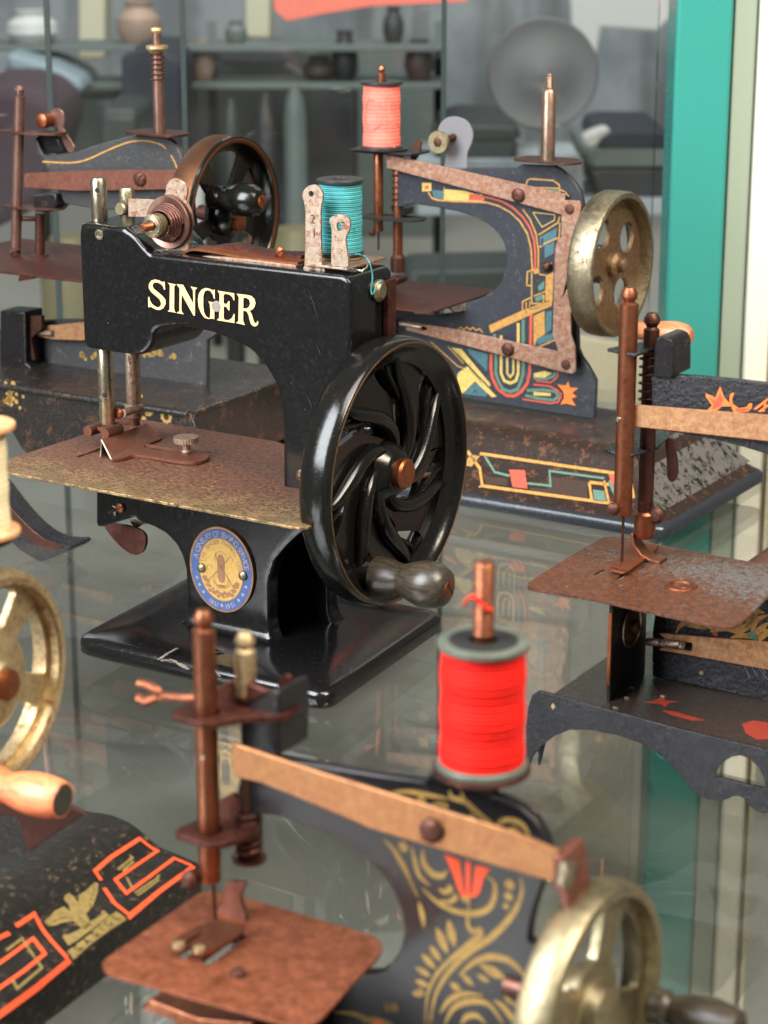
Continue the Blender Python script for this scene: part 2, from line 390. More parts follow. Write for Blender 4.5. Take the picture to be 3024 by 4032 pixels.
def glassmat(name, tint, refl_rough=.02, dust=.05, refl=1.0):
    m, n = new(name); t = n.t
    tr = n.n.new('ShaderNodeBsdfTransparent'); tr.inputs[0].default_value = tint
    gl = n.n.new('ShaderNodeBsdfGlossy'); gl.inputs['Roughness'].default_value = refl_rough
    fr = n.n.new('ShaderNodeFresnel'); fr.inputs['IOR'].default_value = 1.52
    df = n.n.new('ShaderNodeBsdfDiffuse'); df.inputs[0].default_value = lin('a8aca0')
    mx = n.n.new('ShaderNodeMixShader'); n.L(n.math('MULTIPLY', fr.outputs[0], refl), mx.inputs[0]); n.L(tr.outputs[0], mx.inputs[1]); n.L(gl.outputs[0], mx.inputs[2])
    m2 = n.n.new('ShaderNodeMixShader')
    # dust film and fine scratches
    mp = n.n.new('ShaderNodeMapping'); mp.inputs['Rotation'].default_value = (0, 0, .7); mp.inputs['Scale'].default_value = (.25, 9, 1); n.L(n.co, mp.inputs[0])
    mp2 = n.n.new('ShaderNodeMapping'); mp2.inputs['Rotation'].default_value = (0, 0, 2.2); mp2.inputs['Scale'].default_value = (.2, 8, 1); n.L(n.co, mp2.inputs[0])
    s1 = n.ramp(n.noise(1.2, 3, .6, co=mp.outputs[0]), .70, .76); s2 = n.ramp(n.noise(1.1, 3, .6, co=mp2.outputs[0]), .72, .78)
    film = n.math('MULTIPLY', n.ramp(n.noise(.12, 2, .5), .3, .8), dust)
    sp = n.math('MULTIPLY', n.ramp(n.noise(6, 2, .5), .74, .80), .25)
    n.L(n.math('ADD', n.math('ADD', film, sp), n.math('MULTIPLY', n.math('ADD', s1, s2), .12)), m2.inputs[0])
    n.L(mx.outputs[0], m2.inputs[1]); n.L(df.outputs[0], m2.inputs[2])
    n.L(m2.outputs[0], n.n['Material Output'].inputs[0])
    return m
M['shelf'] = glassmat('shelf_glass', (.95, .95, .93, 1), .025, .08, .6)
M['pane'] = glassmat('back_pane_glass', (.97, .98, .98, 1), .05, .03, .8)
m, n = new('mottled_grey_olive'); 
n.L(n.mix(n.ramp(n.noise(.02, 2, .5), .3, .7), lin('94948b'), lin('a2a29a')), n.b.inputs['Base Color']); n.b.inputs['Roughness'].default_value = .55; M['floor'] = m
m, n = new('grey_teal_wall')
a_ = n.mix(n.ramp(n.noise(.045, 4, .6), .35, .65), lin('727c82'), lin('9aa4a9')); mpx = n.n.new('ShaderNodeMapping'); mpx.inputs['Scale'].default_value = (1, 1, .12); n.L(n.co, mpx.inputs[0])
n.L(n.mix(n.ramp(n.noise(.12, 3, .6, co=mpx.outputs[0]), .45, .7), a_, lin('5c6464')), n.b.inputs['Base Color']); n.b.inputs['Roughness'].default_value = .6; M['wall'] = m
M['tealpaint'] = paint('teal_gloss_paint', '33857a', .2, bump=.03, bscale=.5, dust=.05)
M['whitep'] = paint('cream_white_paint', 'dcd8c4', .4, bump=.03, dust=.1)
M['pinkbrown'] = flat('pinkish_brown_wood', 'a08a78', .5)
M['jointdk'] = flat('dark_pane_joint', '2c3634', .4)
M['navy'] = flat('navy_cloth', '1c2230', .7); M['dark'] = flat('dark_box', '24282a', .5); M['dkteal'] = flat('dark_teal_box', '26302f', .5)
M['ltblue'] = flat('light_blue_paper', '8296a0', .6); M['maroon'] = flat('maroon_cloth', '40303a', .8); M['beige'] = flat('beige_column', 'c2c2a8', .6)
M['disc'] = flat('pinkish_grey_relief', '606466', .6); M['salmon'] = flat('salmon_banner', 'f07a66', .6); M['palegrey'] = flat('pale_grey', 'c4c8c6', .5)
M['olive'] = flat('olive_jar', '767050', .5); M['greyteal'] = flat('grey_teal_box', '5c6866', .5); M['brownb'] = flat('brown_box', '3a2e2a', .6); M['palebeige'] = flat('pale_beige_card', 'bdb596', .6)

def struct(o): o['kind'] = 'structure'; return o
def top(o, label, c_, group=None):
    o['label'] = label; o['category'] = c_
    if group: o['group'] = group
    return o
struct(MB().box(-260, 260, 60, 460, -33, -32).build('cabinet_floor', 'floor'))
struct(MB().box(-260, 260, 400, 404, -32, 130).build('back_wall', 'wall'))
# glass shelf and the glass back pane
shelf = thing('glass_shelf', 'clear greenish glass shelf, scratched and dusty, carrying all the toy sewing machines', 'shelf', (-60, 100.4, 0))
so = MB().prism([(-20, -95), (140, -95), (140, -16.2), (51.6, -.75), (-20, 18.5*0+.1)], -.6, 0, 'z').build('glass_panel', 'shelf', shelf)
so.rotation_euler = (0, 0, 0)
pane = thing('glass_back_pane', 'tall glass back pane of the cabinet with dark vertical joints, behind the machines', 'glass pane', (0, 101, 0))
MB().box(-70, 12.6, 0, .5, -31.9, 50).build('glass_panel', 'pane', pane)
for x0, x1 in ([(2.627,2.865),(-9.329,-9.091),(-15.512,-15.253)]):
    MB().box(x0, x1, -.25, -.02, -31.9, 50).build('joint_strip', 'jointdk', pane)
# cabinet posts
pt = thing('teal_post', 'glossy teal painted upright post of the cabinet at right', 'post', (0, 97, 0))
MB().box(12.85, 15.35, 0, 3, -31.9, 50).build('post_board', 'tealpaint', pt, bevel=.15)
pg = thing('glass_edge_strip', 'grey-green translucent strip standing between the teal and white posts', 'strip', (0, 97.2, 0))
MB().box(15.45, 16.4, 0, 1.5, -31.9, 50).build('edge_strip', flat('grey_green_strip', '87917f', .25, .05), pg)
pw = thing('white_post', 'cream white upright post with brown side bead at the right edge', 'post', (0, 96.8, 0))
MB().box(16.5, 17.6, 0, 3, -31.9, 50).build('post_board', 'whitep', pw, bevel=.12)
MB().box(17.65, 17.8, .5, 3, -31.9, 50).build('bead', 'pinkbrown', pw); MB().box(17.85, 18.05, .2, 3, -31.9, 50).build('bead', 'palebeige', pw)

# ---- shop goods standing behind the glass, far out of focus (each built on its own counter line)
def slab(name, label, c_, pts, Y, dep, mat, group=None, bev=1.0):
    b = MB().prism(pts, Y, Y+dep).build(name, mat, None, bevel=bev, seg=3); return top(b, label, c_, group)
def jar(name, label, c_, prof, x, Y, mat, group=None):
    return top(MB().lathe(prof, (x, Y, 0), 'z', 24).build(name, mat), label, c_, group)
slab('column', 'blurred beige column left of the spring topped spindle', 'column', [(-41.678,14.526),(-42.356,-2.305),(-38.514,-2.305),(-37.897,14.526)], 304, 8, 'beige')
slab('column', 'blurred beige column under the left end of the salmon banner', 'column', [(-18.996,14.526),(-19.262,0.016),(-15.621,0.016),(-15.405,14.526)], 304, 8, 'beige')
slab('wrapped_parcel', 'light blue slanted parcel behind the rear left machine', 'parcel', [(-41.477,3.951),(-36.384,2.661),(-33.012,0.968),(-32.875,-0.681),(-39.022,0.319),(-41.102,1.317)], 240, 14, 'ltblue')
slab('cloth_bag', 'maroon cloth bag behind the rear left needle bar', 'bag', [(-42.075,2.277),(-37.351,2.137),(-34.085,1.111),(-32.781,-1.702),(-33.875,-5.01),(-35.807,-10.747),(-42.964,-14.132)], 224, 18, 'maroon', bev=4)
slab('storage_box', 'grey teal box behind the curved top of the rear left machine', 'box', [(-36.174,-1.461),(-29.779,-1.616),(-30.017,-8.505),(-36.47,-8.505)], 248, 20, 'greyteal')
slab('storage_box', 'dark teal crate right below the grey teal box', 'box', [(-27.212,1.349),(-23.341,1.132),(-23.604,-7.019),(-27.51,-6.573)], 208, 14, 'dkteal')
slab('suitcase', 'dark navy suitcase behind the spring topped spindle', 'suitcase', [(-27.711,4.192),(-25.832,4.911),(-23.397,4.767),(-21.376,3.713),(-21.753,-10.448),(-28.217,-10.448)], 232, 20, 'navy', bev=4)
slab('dark_cabinet', 'dark cabinet filling the middle behind the black handwheel', 'cabinet', [(-25.852,-2.247),(-21.199,-0.215),(-20.578,1.23),(-13.517,0.941),(-10.597,-1.375),(-7.639,-0.505),(-3.511,-0.795),(-3.592,-23.34),(-26.415,-23.34)], 280, 22, 'dark', bev=3)
slab('hat', 'navy cap lying on the dark cabinet', 'hat', [(-20.789,1.368),(-19.744,2.643),(-17.477,3.03),(-15.225,2.587),(-12.972,2.144),(-10.727,0.701),(-13.0,0.145),(-19.794,0.256)], 268.8, 6, 'navy', bev=2)
for i, (x0, x1, yt, mt, lb) in enumerate([(478, 520, 215, 'dkteal', 'dark rounded bottle seen just above the black handwheel'), (548, 600, 190, 'dark', 'tall dark bottle right of the black handwheel'), (612, 662, 160, 'greyteal', 'grey green canister left of the salmon thread')]):
    P = [[-15.714,-13.836,-12.585,-10.26,-9.724,-7.488,1.683]][0]
    r = (P[2*i+1]-P[2*i])/2; zt = [P[6], P[6]+.6, P[6]+1.4][i]
    jar(['bottle', 'bottle', 'canister'][i], lb, ['bottle', 'bottle', 'canister'][i], [(r, -32), (r, zt-3.0), (r*.8, zt-1.4), (r*.45, zt-.4), (r*.35, zt)], (P[2*i]+P[2*i+1])/2, 211.2, mt)
jar('glass_tube', 'pale upright tube behind the black handwheel', 'tube', [(1.1, -32), (1.2, -4.5), (.8, -3.5)], -17.851, 200, 'palegrey')
jar('jar', 'olive yellow jar under the rear left arm', 'jar', [(2.6, -32), (2.9, -13.5), (2.0, -10.6), (1.8, -10)], -29.538, 201.6, 'olive')
jar('jar', 'olive jar behind the teal spool', 'jar', [(2.7, -32), (3.0, -12.2), (2.1, -10), (1.9, -9.2)], -8.228, 201.6, 'olive')
# round relief plate hanging behind
dt = thing('round_plate', 'big round pinkish grey relief plate hanging behind the tall spindle', 'plate', (0, 204.8, 0))
cxz = (14.797,4.751)
MB().lathe([(5.0, 0), (5.2, -.3), (5.0, -.8), (4.4, -.6), (3.3, -.5), (2.4, -1.0), (1.0, -1.6), (0, -1.8)], (cxz[0], 0, cxz[1]), 'y', 40).build('disc', 'disc', dt)
MB().box(cxz[0]-.15, cxz[0]+.15, .05, .5, -31.9, cxz[1]).build('stand_rod', 'greyteal', dt)
slab('banner', 'salmon red cloth strip across the top of the view', 'banner', [(-9.805,15.097),(-9.701,11.057),(-8.569,10.099),(-5.292,10.738),(-1.204,11.375),(7.365,11.773),(7.328,15.097)], 195.2, .4, 'salmon', bev=.1)
for i, (q, mt, lb) in enumerate([
    ([(5.975,-2.739),(8.11,-2.079),(13.821,-2.267),(14.226,-3.589),(5.983,-3.873)], 'dark', 'thin dark folded cloth left of the tall spindle, uppermost of its pile'),
    ([(5.269,-3.968),(13.847,-3.731),(13.787,-5.723),(5.281,-5.723)], 'dkteal', 'dark teal folded cloth under the thin dark one left of the tall spindle'),
    ([(22.41,-3.116),(23.83,-2.833),(29.309,-2.928),(29.604,-4.441),(21.971,-4.441)], 'navy', 'navy folded cloth, uppermost of the pile by the teal post'),
    ([(20.637,-4.536),(29.608,-4.536),(29.683,-6.532),(21.073,-6.532)], 'greyteal', 'grey folded cloth in the middle of the pile by the teal post'),
    ([(21.171,-6.627),(29.591,-6.627),(29.614,-9.785),(22.118,-9.689)], 'dark', 'thick dark folded cloth lowest in the pile by the teal post')]):
    slab('folded_cloth', lb, 'cloth', q, 224, 20, mt, 'folded cloths behind the glass', .6)
slab('support_table', 'grey teal display table under the cloth piles', 'table', [(3.345,-5.567),(20.522,-5.567),(20.628,-9.6),(30.549,-9.6),(30.622,-11.465),(3.371,-11.465)], 223.2, 15, 'wall', bev=.3)
slab('crumpled_paper', 'crumpled white paper at the left end of the cloth pile by the teal post', 'paper', [(20.193,-3.86),(19.979,-2.841),(20.99,-2.286),(22.374,-1.825),(22.947,-2.286),(21.943,-3.026),(21.497,-3.767)], 219.2, 3, 'palegrey', bev=.5)
slab('long_dark_box', 'long dark box seen through the arm opening of the rear right machine', 'box', [(1.683,-11.587),(13.316,-11.293),(13.384,-14.749),(1.691,-14.749)], 192, 10, 'dkteal')
slab('card_sheet', 'pale beige card standing behind the rear right handwheel', 'card', [(10.945,-12.532),(22.709,-14.839),(23.053,-24.242),(11.152,-24.242)], 172.8, 1, 'palebeige', bev=.2)
slab('pale_panel', 'pale grey hanging sheet near the upper right, left of the teal post', 'sheet', [(26.23,14.096),(27.27,-1.178),(31.015,-2.828),(31.576,1.124),(39.652,0.468),(41.593,2.435),(41.152,14.096)], 320, 2, 'palegrey', bev=.5)
slab('grey_board', 'tall grey board behind the salmon thread', 'board', [(-13.385,-2.718),(-9.849,-2.164),(4.979,-2.441),(8.522,-4.104),(8.752,-35.469),(-13.763,-35.469)], 336, 4, 'greyteal')
za, zb = [0.063,4.2]
for k_, x_, z_, r_, h_, mt, nm, lb in (
    (0, -27.911, za, 1.6, 3.0, 'palegrey', 'cup', 'small pale cup on the lower board behind the spring topped spindle'),
    (2, -20.599, za, 1.4, 4.4, 'pinkbrown', 'figurine', 'pinkish figurine on the lower board above the rear left handwheel'),
    (3, -7.353, za, 2.0, 2.6, 'brownb', 'bowl', 'brown bowl on the lower board left of the salmon thread'),
    (4, -4.472, za, 1.5, 5.5, 'dark', 'vase', 'dark vase on the lower board behind the salmon thread'),
    (5, 3.98, za, 1.7, 4.5, 'brownb', 'vase', 'brown vase on the lower board right of the salmon thread'),
    (1, -16.766, zb, 1.3, 2.4, 'greyteal', 'cup', 'small grey cup on the upper board above the black handwheel'),
    (7, -27.762, zb, 2.6, 4.6, 'pinkbrown', 'vase', 'round pinkish vase on the upper board near the spring topped spindle'),
    (8, -39.821, zb, 3.0, 3.6, 'palegrey', 'bowl', 'pale bowl on the upper board in the upper left corner'),
    (9, 1.075, zb, 1.2, 4.0, 'dkteal', 'bottle', 'dark teal bottle on the upper board under the salmon banner')):
    top(MB().lathe([(r_*.7, .02), (r_, h_*.3), (r_*.95, h_*.6), (r_*.55, h_*.85), (r_*.65, h_)], (x_, 250, z_), 'z', 20).build(nm, mt), lb, nm)
for z_, lb in ((za, 'lower display board behind the glass carrying cups and vases'), (zb, 'upper display board behind the glass carrying a bowl and bottles')):
    bd_ = thing('display_board', lb, 'board', (0, 250, 0), 'display boards behind the glass')
    MB().box(-60, 6.947, -4, 5, z_-.7, z_).build('board', 'greyteal', bd_, bevel=.1)
    for x_ in (-40, -20, 6.318): MB().box(x_-.5, x_+.5, 5.05, 6, -31.9, z_+2).build('board_upright', 'greyteal', bd_)
slab('low_crate', 'brown crate low behind the black handwheel', 'crate', [(-23.241,-6.561),(-15.784,-6.781),(-15.472,-12.755),(-23.441,-12.755)], 204.8, 9, 'brownb')

# flat goods on the cabinet floor, seen blurred through the shelf
for nm, lb, c_, x0, x1, y0, y1, h_, rz, mt in (
    ('flat_box', 'pale flat box low under the shelf, left of the red thread', 'box', -12, 3, 92, 99, 3, .12, 'palegrey'),
    ('flat_box', 'dark flat box low under the shelf, below the black base', 'box', -26, -8, 106, 122, 4, -.2, 'greyteal'),
    ('flat_box', 'olive flat box low under the shelf beside the teal post', 'box', 4, 15, 104, 118, 3, .3, 'palebeige'),
    ('flat_box', 'dark narrow box low under the shelf at the lower right', 'box', 6, 22, 78, 83, 2.5, -.15, 'greyteal'),
    ('flat_box', 'pale narrow box low under the shelf at the lower left', 'box', -24, -10, 76, 80, 2.5, .2, 'palegrey')):
    o = MB().box((x0-x1)/2, (x1-x0)/2, (y0-y1)/2, (y1-y0)/2, 0, h_).build(nm, mt, None, bevel=.5); o.location = ((x0+x1)/2*U, (y0+y1)/2*U, -31.99*U); o.rotation_euler = (0, 0, rz); top(o, lb, c_, 'flat boxes under the shelf')

# ---------------------------------------------------------------- helpers for the machines
def spool(label, frame, x, y, z, r, h, tm, fm, group='thread spools', rim=None, loose=None):
    t = thing('thread_spool', label, 'thread spool', frame, group, (x, y, z)); rim = rim or r*1.02
    f = h*.045
    MB().ring([(r*.32, 0), (rim, 0), (rim, f), (r*.8, f*1.6), (r*.32, f*1.6)], (0, 0, 0), 'z', 40).build('flange', fm, t, bevel=.015)
    MB().ring([(r*.32, h), (rim, h), (rim, h-f), (r*.8, h-f*1.6), (r*.32, h-f*1.6)], (0, 0, 0), 'z', 40).build('flange', fm, t, bevel=.015)
    MB().ring([(r*.32, f), (r*.45, f), (r*.45, h-f), (r*.32, h-f)], (0, 0, 0), 'z', 24).build('core', fm, t)
    n_ = 60; prof = [(r*.46, f*1.2)]+[(r*(.93+.012*math.sin(k*1.7)+.015*math.sin(k*.31)), f*1.2+(h-f*2.4)*k/n_) for k in range(n_+1)]+[(r*.46, h-f*1.2)]
    MB().ring(prof, (0, 0, 0), 'z', 48).build('thread_winding', tm, t)
    return t
def tray(mb, x0, x1, y0, y1, levels, rad=.5, under=True):
    L = []
    for ins, z in levels:
        L.append([(a, b, z) for a, b in fil([(x0+ins, y0+ins), (x1-ins, y0+ins), (x1-ins, y1-ins), (x0+ins, y1-ins)], rad, 6)])
    n_ = len(L[0]); vs = [p for l in L for p in l]; fs = []
    for i in range(len(L)-1):
        for k in range(n_): fs.append((i*n_+k, i*n_+(k+1) % n_, (i+1)*n_+(k+1) % n_, (i+1)*n_+k))
    fs.append(tuple(range((len(L)-1)*n_, len(L)*n_)))
    o = len(vs); ins, z = levels[0]; vs += L[0]; fs.append(tuple(o+k for k in reversed(range(n_))))
    return mb.add(vs, fs)
def rod(name, x, y, z0, z1, r, mat, parent, ball=0, collar=None, n=16):
    p = [(r*.92, z0), (r, z0+.06)]
    if ball:
        p += [(r, z1-ball*2.1), (r*.75, z1-ball*1.95), (ball*.62, z1-ball*1.8), (ball, z1-ball*1.2), (ball*.95, z1-ball*.7), (ball*.6, z1-ball*.15), (0, z1)]
    else: p += [(r, z1-.06), (r*.85, z1), (0, z1)]
    return MB().lathe(p, (x, y, 0), 'z', n).build(name, mat, parent)
def handle(parent, x0, y, z, prof, mat, tilt=(0, 0), screw='copper', sr=.15):
    b = MB().lathe(prof, (0, 0, 0), 'x', 32).build('crank_handle', mat, parent)
    b.location = (x0*U, y*U, z*U); b.rotation_euler = (0, R_(tilt[0]), R_(tilt[1]))
    L = max(p[1] for p in prof)
    if screw: slot_screw([], (L-.02, 0, 0), sr, 'x', b, screw, .05, 'handle_screw', -.9)
    return b
def wheel_plain(parent, xf, y, z, R, w, mats, holes=5, hr=.3, hpos=.55, slotted=False, lip=.1, phase=0):
    """rim with rounded outside, web disc with openings, hub"""
    rim = [(R-.28, xf-w), (R-.08, xf-w+.03), (R-.02, xf-w+.15), (R, xf-w*.5), (R-.02, xf-.15), (R-.07, xf-.04), (R-.16, xf), (R-.26, xf-.03), (R-.30, xf-w*.4)]
    root = MB().ring(rim, (0, y, z), 'x', 72).build('handwheel', mats[0], parent)
    hs = []
    for k in range(holes):
        a = 2*PI*k/holes+phase
        if slotted:
            w_ = 2*PI/holes*.36; r1, r2 = R*hpos[0], R*hpos[1]
            pts = [(r1*math.cos(a+w_*.8*t), r1*math.sin(a+w_*.8*t)) for t in (-1, -.5, 0, .5, 1)]+[(r2*math.cos(a+w_*t), r2*math.sin(a+w_*t)) for t in (1, .5, 0, -.5, -1)]
            pts = fil(pts, .12, 3)
        else: pts = circ(R*hpos*math.cos(a), R*hpos*math.sin(a), R*hr, 20)
        hs.append([(y+p[0], z+p[1]) for p in pts])
    MB().prism(circ(y, z, R-.2, 64), xf-w*.62, xf-w*.62+.16, 'x', hs).build('wheel_web', mats[1], root, bevel=.03)
    return root

# ================================================================ the black machine in the middle
S = FR['S']
sm = thing('toy_sewing_machine', 'glossy black cast toy sewing machine lettered SINGER with big swirl spoked handwheel, in the middle', 'sewing machine', S, 'toy sewing machines')
bp = MB(); tray(bp, 0, 9.15, 0, 7.9, [(.08, 0), (0, .08), (0, .38), (.04, .48), (.12, .55), (.3, .60), (1.2, .70)], .6)
bp.v = [(a-.085*b, b, c) for a, b, c in bp.v]
bp.build('base_plate', 'black', sm, sharp=60)
rgc = random.Random(2)
def jag(pts, w):
    out_ = []
    for a_, b_ in zip(pts, pts[1:]):
        for k in range(9): out_.append((a_[0]+(b_[0]-a_[0])*k/9+rgc.uniform(-.02, .02), a_[1]+(b_[1]-a_[1])*k/9+rgc.uniform(-.02, .02)))
    return out_, [w*rgc.uniform(.25, 1.2) for _ in out_]
M['chip'] = metal('bare_metal_chip', 'd8d2c0', '6a6458', .5, 14, .25, soft=.05, bump=.8)
for w_c, qc in ([(0.1,[(3.683,-0.614),(3.605,-0.104),(3.574,0.535)]),(0.15,[(3.783,-0.672),(4.006,-0.416),(4.41,-0.585),(4.988,-0.848)]),(0.16,[(4.696,0.64),(4.639,0.911),(4.751,0.949)]),(0.08,[(5.426,-0.331),(5.738,-0.576),(6.047,-0.819)])]):
    pj, wj = jag(qc, w_c); MB().ribbon(pj, wj, fz(.729)).build('enamel_chip', 'chip', sm)
# casting: head, arm, pillar and hollow pedestal grown together
cb = MB()
AZ = 11.98
arm = [(0.877,12.723)]
out = [(-1.15, 8.85), (.75, 8.85)]+[(0.543,9.043),(0.82,9.407),(1.348,9.615),(2.086,9.678),(2.957,9.671),(3.886,9.655),(4.661,9.565),(5.285,9.314),(5.693,8.893),(5.996,8.402),(6.104,7.827),(6.067,7.231)]
pil = [(6.002,6.755),(5.952,5.851)]
out += [(6.02, 6.5), (6.0, 5.6), (6.0, 4.6)]
front = [(-1.22, 12.55), (-1.22, 8.85), (.95, 8.85), (1.15, 9.25), (1.6, 9.75), (2.4, 9.93), (3.5, 9.87), (4.3, 9.72), (4.95, 9.5), (5.4, 9.15), (5.75, 8.7), (5.95, 8.2), (6.05, 7.6), (6.03, 5.0), (8.35, 5.0), (8.4, 11.95), (1.3, 11.98), (.9, 12.2), (.6, 12.6)]
cb.prism(fil(front, [.3, .2, .25]+[.0]*11+[.05, .35, .1, .1, .25]), 2.5, 4.75)
# head is deeper than the arm
cb.prism(fil([(-1.22, 12.6), (-1.22, 8.85), (1.0, 8.85), (1.45, 9.3), (1.5, 11.9), (.7, 12.6)], .25), 2.5, 5.25)
cb.box(-1.2, .55, 2.55, 5.2, 11.9, 12.68)
cb.box(8.1, 8.75, 3.0, 4.2, 4.9, 7.6)   # axle boss
cb.lathe([(.9, 8.2), (.9, 8.7), (.7, 8.85)], (0, 3.5, 6.2), 'x', 24)
arm_o = cb.build('arm_casting', 'black', sm); remesh(arm_o, .055, 16)
pb = MB()
ped = [(2.42, .5)]+[(2.403,1.515),(2.396,2.359),(2.272,2.826),(2.038,3.155),(1.68,3.421),(1.21,3.567),(0.732,3.61),(0.505,3.723)]+[(.55, 5.45), (8.3, 5.45), (8.3, 4.9), (7.4, 4.6), (6.6, 4.2), (6.2, 3.8), (5.75, 3.3), (5.5, 2.6), (5.45, .5)]
pb.prism(ped, 2.5, 3.05)                                   # front wall
pb.prism([(2.42, .5), (2.42, 3.2), (1.9, 4.0), (.8, 4.5), (.8, 5.45), (8.3, 5.45), (8.3, 5.0), (7.0, 4.2), (6.4, 3.2), (6.15, 2.0), (6.15, .5)], 4.75, 5.3)   # back wall
pb.prism([(2.42, .5), (2.42, 3.2), (1.9, 4.0), (1.2, 4.6), (1.2, 5.4), (3.6, 5.4), (2.95, 3.6), (2.95, .5)], 2.6, 5.2)   # left wall
pb.prism([(2.2, 5.4), (2.6, 3.9), (6.1, 3.9), (7.2, 4.5), (8.2, 4.9), (8.2, 5.4)], 2.55, 5.25)   # roof of the hollow
pb.prism(fil([(2.42, .5), (2.42, 1.1), (6.1, 1.1), (6.1, .5)], .05), 4.75, 5.35)
for k in range(6):                                         # flared foot
    e = .5*math.exp(-k*.8); zz = .6+k*.12
    pb.box(2.45-e, 5.5+e, 2.5-e, 3.05, .45, zz); pb.box(2.45-e, 6.15+e, 4.75, 5.3+e, .45, zz); pb.box(2.45-e, 2.95, 2.5-e, 5.3+e, .45, zz)
ped_o = pb.build('pedestal', 'black', sm); remesh(ped_o, .055, 14)
lug = MB().prism([(-1.269,4.318),(-1.324,3.175),(-1.269,3.093),(-1.064,3.108),(0.329,3.672),(0.694,3.906),(0.721,4.614)], 2.9, 4.6)
lug.build('shuttle_housing', 'black', sm, bevel=.12, seg=3)
slot_screw([], (-0.328,2.88,3.842), .16, 'y', sm, 'copper', .08, 'housing_screw')
slot_screw([], (-0.622,2.88,3.708), .18, 'y', sm, 'blackw', .05, 'housing_screw')
cam = [(-1.84,2.805),(-1.577,2.877),(-0.987,2.91),(-0.549,2.888),(-0.228,2.758),(-0.165,2.496),(-0.287,2.173),(-0.55,1.995),(-0.878,2.014),(-1.238,2.199),(-1.596,2.478)]
MB().prism(cat(cam, 3, True), 3.9, 4.0).build('looper_cam', 'rustdark', sm, bevel=.03)
MB().lathe([(.25, 4.2), (.25, 4.7)], (-0.775, 0, 3.048), 'y', 16).build('cam_pivot', 'nickel', sm)
# stitch plate with slot
pl = fil([(-2.85, -.5), (8.9, -.72), (8.95, 6.6), (-2.7, 6.75)], [.5, .35, .4, .6], 5)
MB().prism(pl, 5.48, 5.57, 'z', [[(-1.25, 1.9), (-1.1, 1.9), (-1.1, 5.2), (-1.25, 5.2)]]).build('stitch_plate', 'plateS', sm, bevel=.025)
# needle bar and presser bar
nb = [rod('needle_bar', -.93, 3.15, 12.5, 13.95, .25, 'nickel', sm), rod('needle_bar', -.93, 3.15, 6.4, 9.0, .25, 'nickel', sm)]
rod('presser_bar', -.93, 4.5, 12.5, 13.5, .23, 'brassspot', sm); rod('presser_bar', -.93, 4.5, 6.3, 9.1, .23, 'nickelr', sm)
for z, x, y in ((13.62, -.82, 2.93), (7.35, -.82, 2.93)): MB().lathe([(.075, 0), (.07, -.03), (0, -.03)], (x, y, z), 'y', 14).build('cross_hole', 'holeblk', sm)
MB().lathe([(.2, 0), (.3, .04), (.3, .16), (.2, .2)], (-.93, 4.5, 6.55), 'z', 24).build('bar_collar', 'nickelr', sm)
slot_screw([], (-0.661,3.4,6.704), .17, 'y', sm, 'copper', .12, 'clamp_screw', 1.2)
MB().lathe([(.12, 3.4), (.12, 4.3)], (-0.503, 0, 6.724), 'y', 12).build('clamp_stud', 'nickelr', sm)
foot = MB()
for tp_ in ([(-1.678,3.075),(-1.014,3.09)]):
    foot.tube([(tp_[0], tp_[1], 6.05), (tp_[0]+.02, tp_[1]+.75, 6.07)], .17, 16)
foot.prism(fil([(-1.9,3.389),(-1.088,3.334),(-1.442,4.229),(-0.962,4.523),(-1.766,5.404),(-1.946,4.716)], .08), 6.03, 6.15, 'z')
foot.tube([(-.93, 4.5, 6.05), (-.93, 4.5, 6.5)], .17, 12)
foot.build('presser_foot', 'rustmid', sm, bevel=.02)
# roof shaped cloth guide with slotted bar and thumb screw
gd = MB()
p0 = [(-0.48,2.182),(0.008,2.103),(0.298,2.406),(0.076,4.07),(-0.28,4.917),(-1.681,6.274)]
ga = (-0.843,2.728); gb = (-0.953,5.15); fa = (-0.518,2.246); fb = (-0.016,2.15); fb2 = (-0.209,4.916); fc = (-1.211,4.708)
def quadplate(mb, a, b, c, d, t=.03):
    a, b, c, d = map(Vector, (a, b, c, d)); nn = (b-a).cross(d-a).normalized()*t
    return mb.add([a+nn, b+nn, c+nn, d+nn, a-nn, b-nn, c-nn, d-nn], [(0, 1, 2, 3), (7, 6, 5, 4), (0, 4, 5, 1), (1, 5, 6, 2), (2, 6, 7, 3), (3, 7, 4, 0)])
quadplate(gd, (ga[0], ga[1], 5.95), (gb[0], gb[1], 5.95), (fb2[0], fb2[1], 5.6), (fb[0], fb[1], 5.6))
quadplate(gd, (ga[0], ga[1], 5.95), (gb[0], gb[1], 5.95), (fc[0], fc[1], 5.6), (fa[0], fa[1], 5.6))
gd.build('cloth_guide', 'rustmid', sm)
ed = MB(); ed.tube([(fa[0], fa[1], 5.6), (ga[0], ga[1], 5.97), (fb[0], fb[1], 5.6)], .028, 8); ed.build('guide_edge', flat('bright_worn_edge', 'e6e2cc', .3, .1, .5), sm)
slb = [(0.092,2.043),(0.337,2.268),(0.376,2.67),(0.811,2.835),(1.521,2.818),(2.172,2.87),(2.528,3.038),(2.589,3.423),(2.397,3.858),(2.081,4.122),(1.637,4.157),(0.975,4.01),(0.296,4.063),(-0.189,3.95),(-0.453,3.92)]
sll = [(-0.016,3.819),(0.48,3.915),(1.252,3.921),(1.357,3.78),(0.722,3.596),(0.147,3.607)]
MB().prism(cat(slb, 3, True), 5.59, 5.68, 'z', [cat(sll, 2, True)]).build('guide_slide', 'rustmid', sm, bevel=.02)
tx, ty = (1.648,3.71)
tk = MB(); tk.lathe([(.15, 5.68), (.17, 5.75), (.13, 5.8), (.13, 6.0), (.2, 6.03)], (tx, ty, 0), 'z', 20)
tk.build('thumb_screw_stem', 'nickelr', sm)
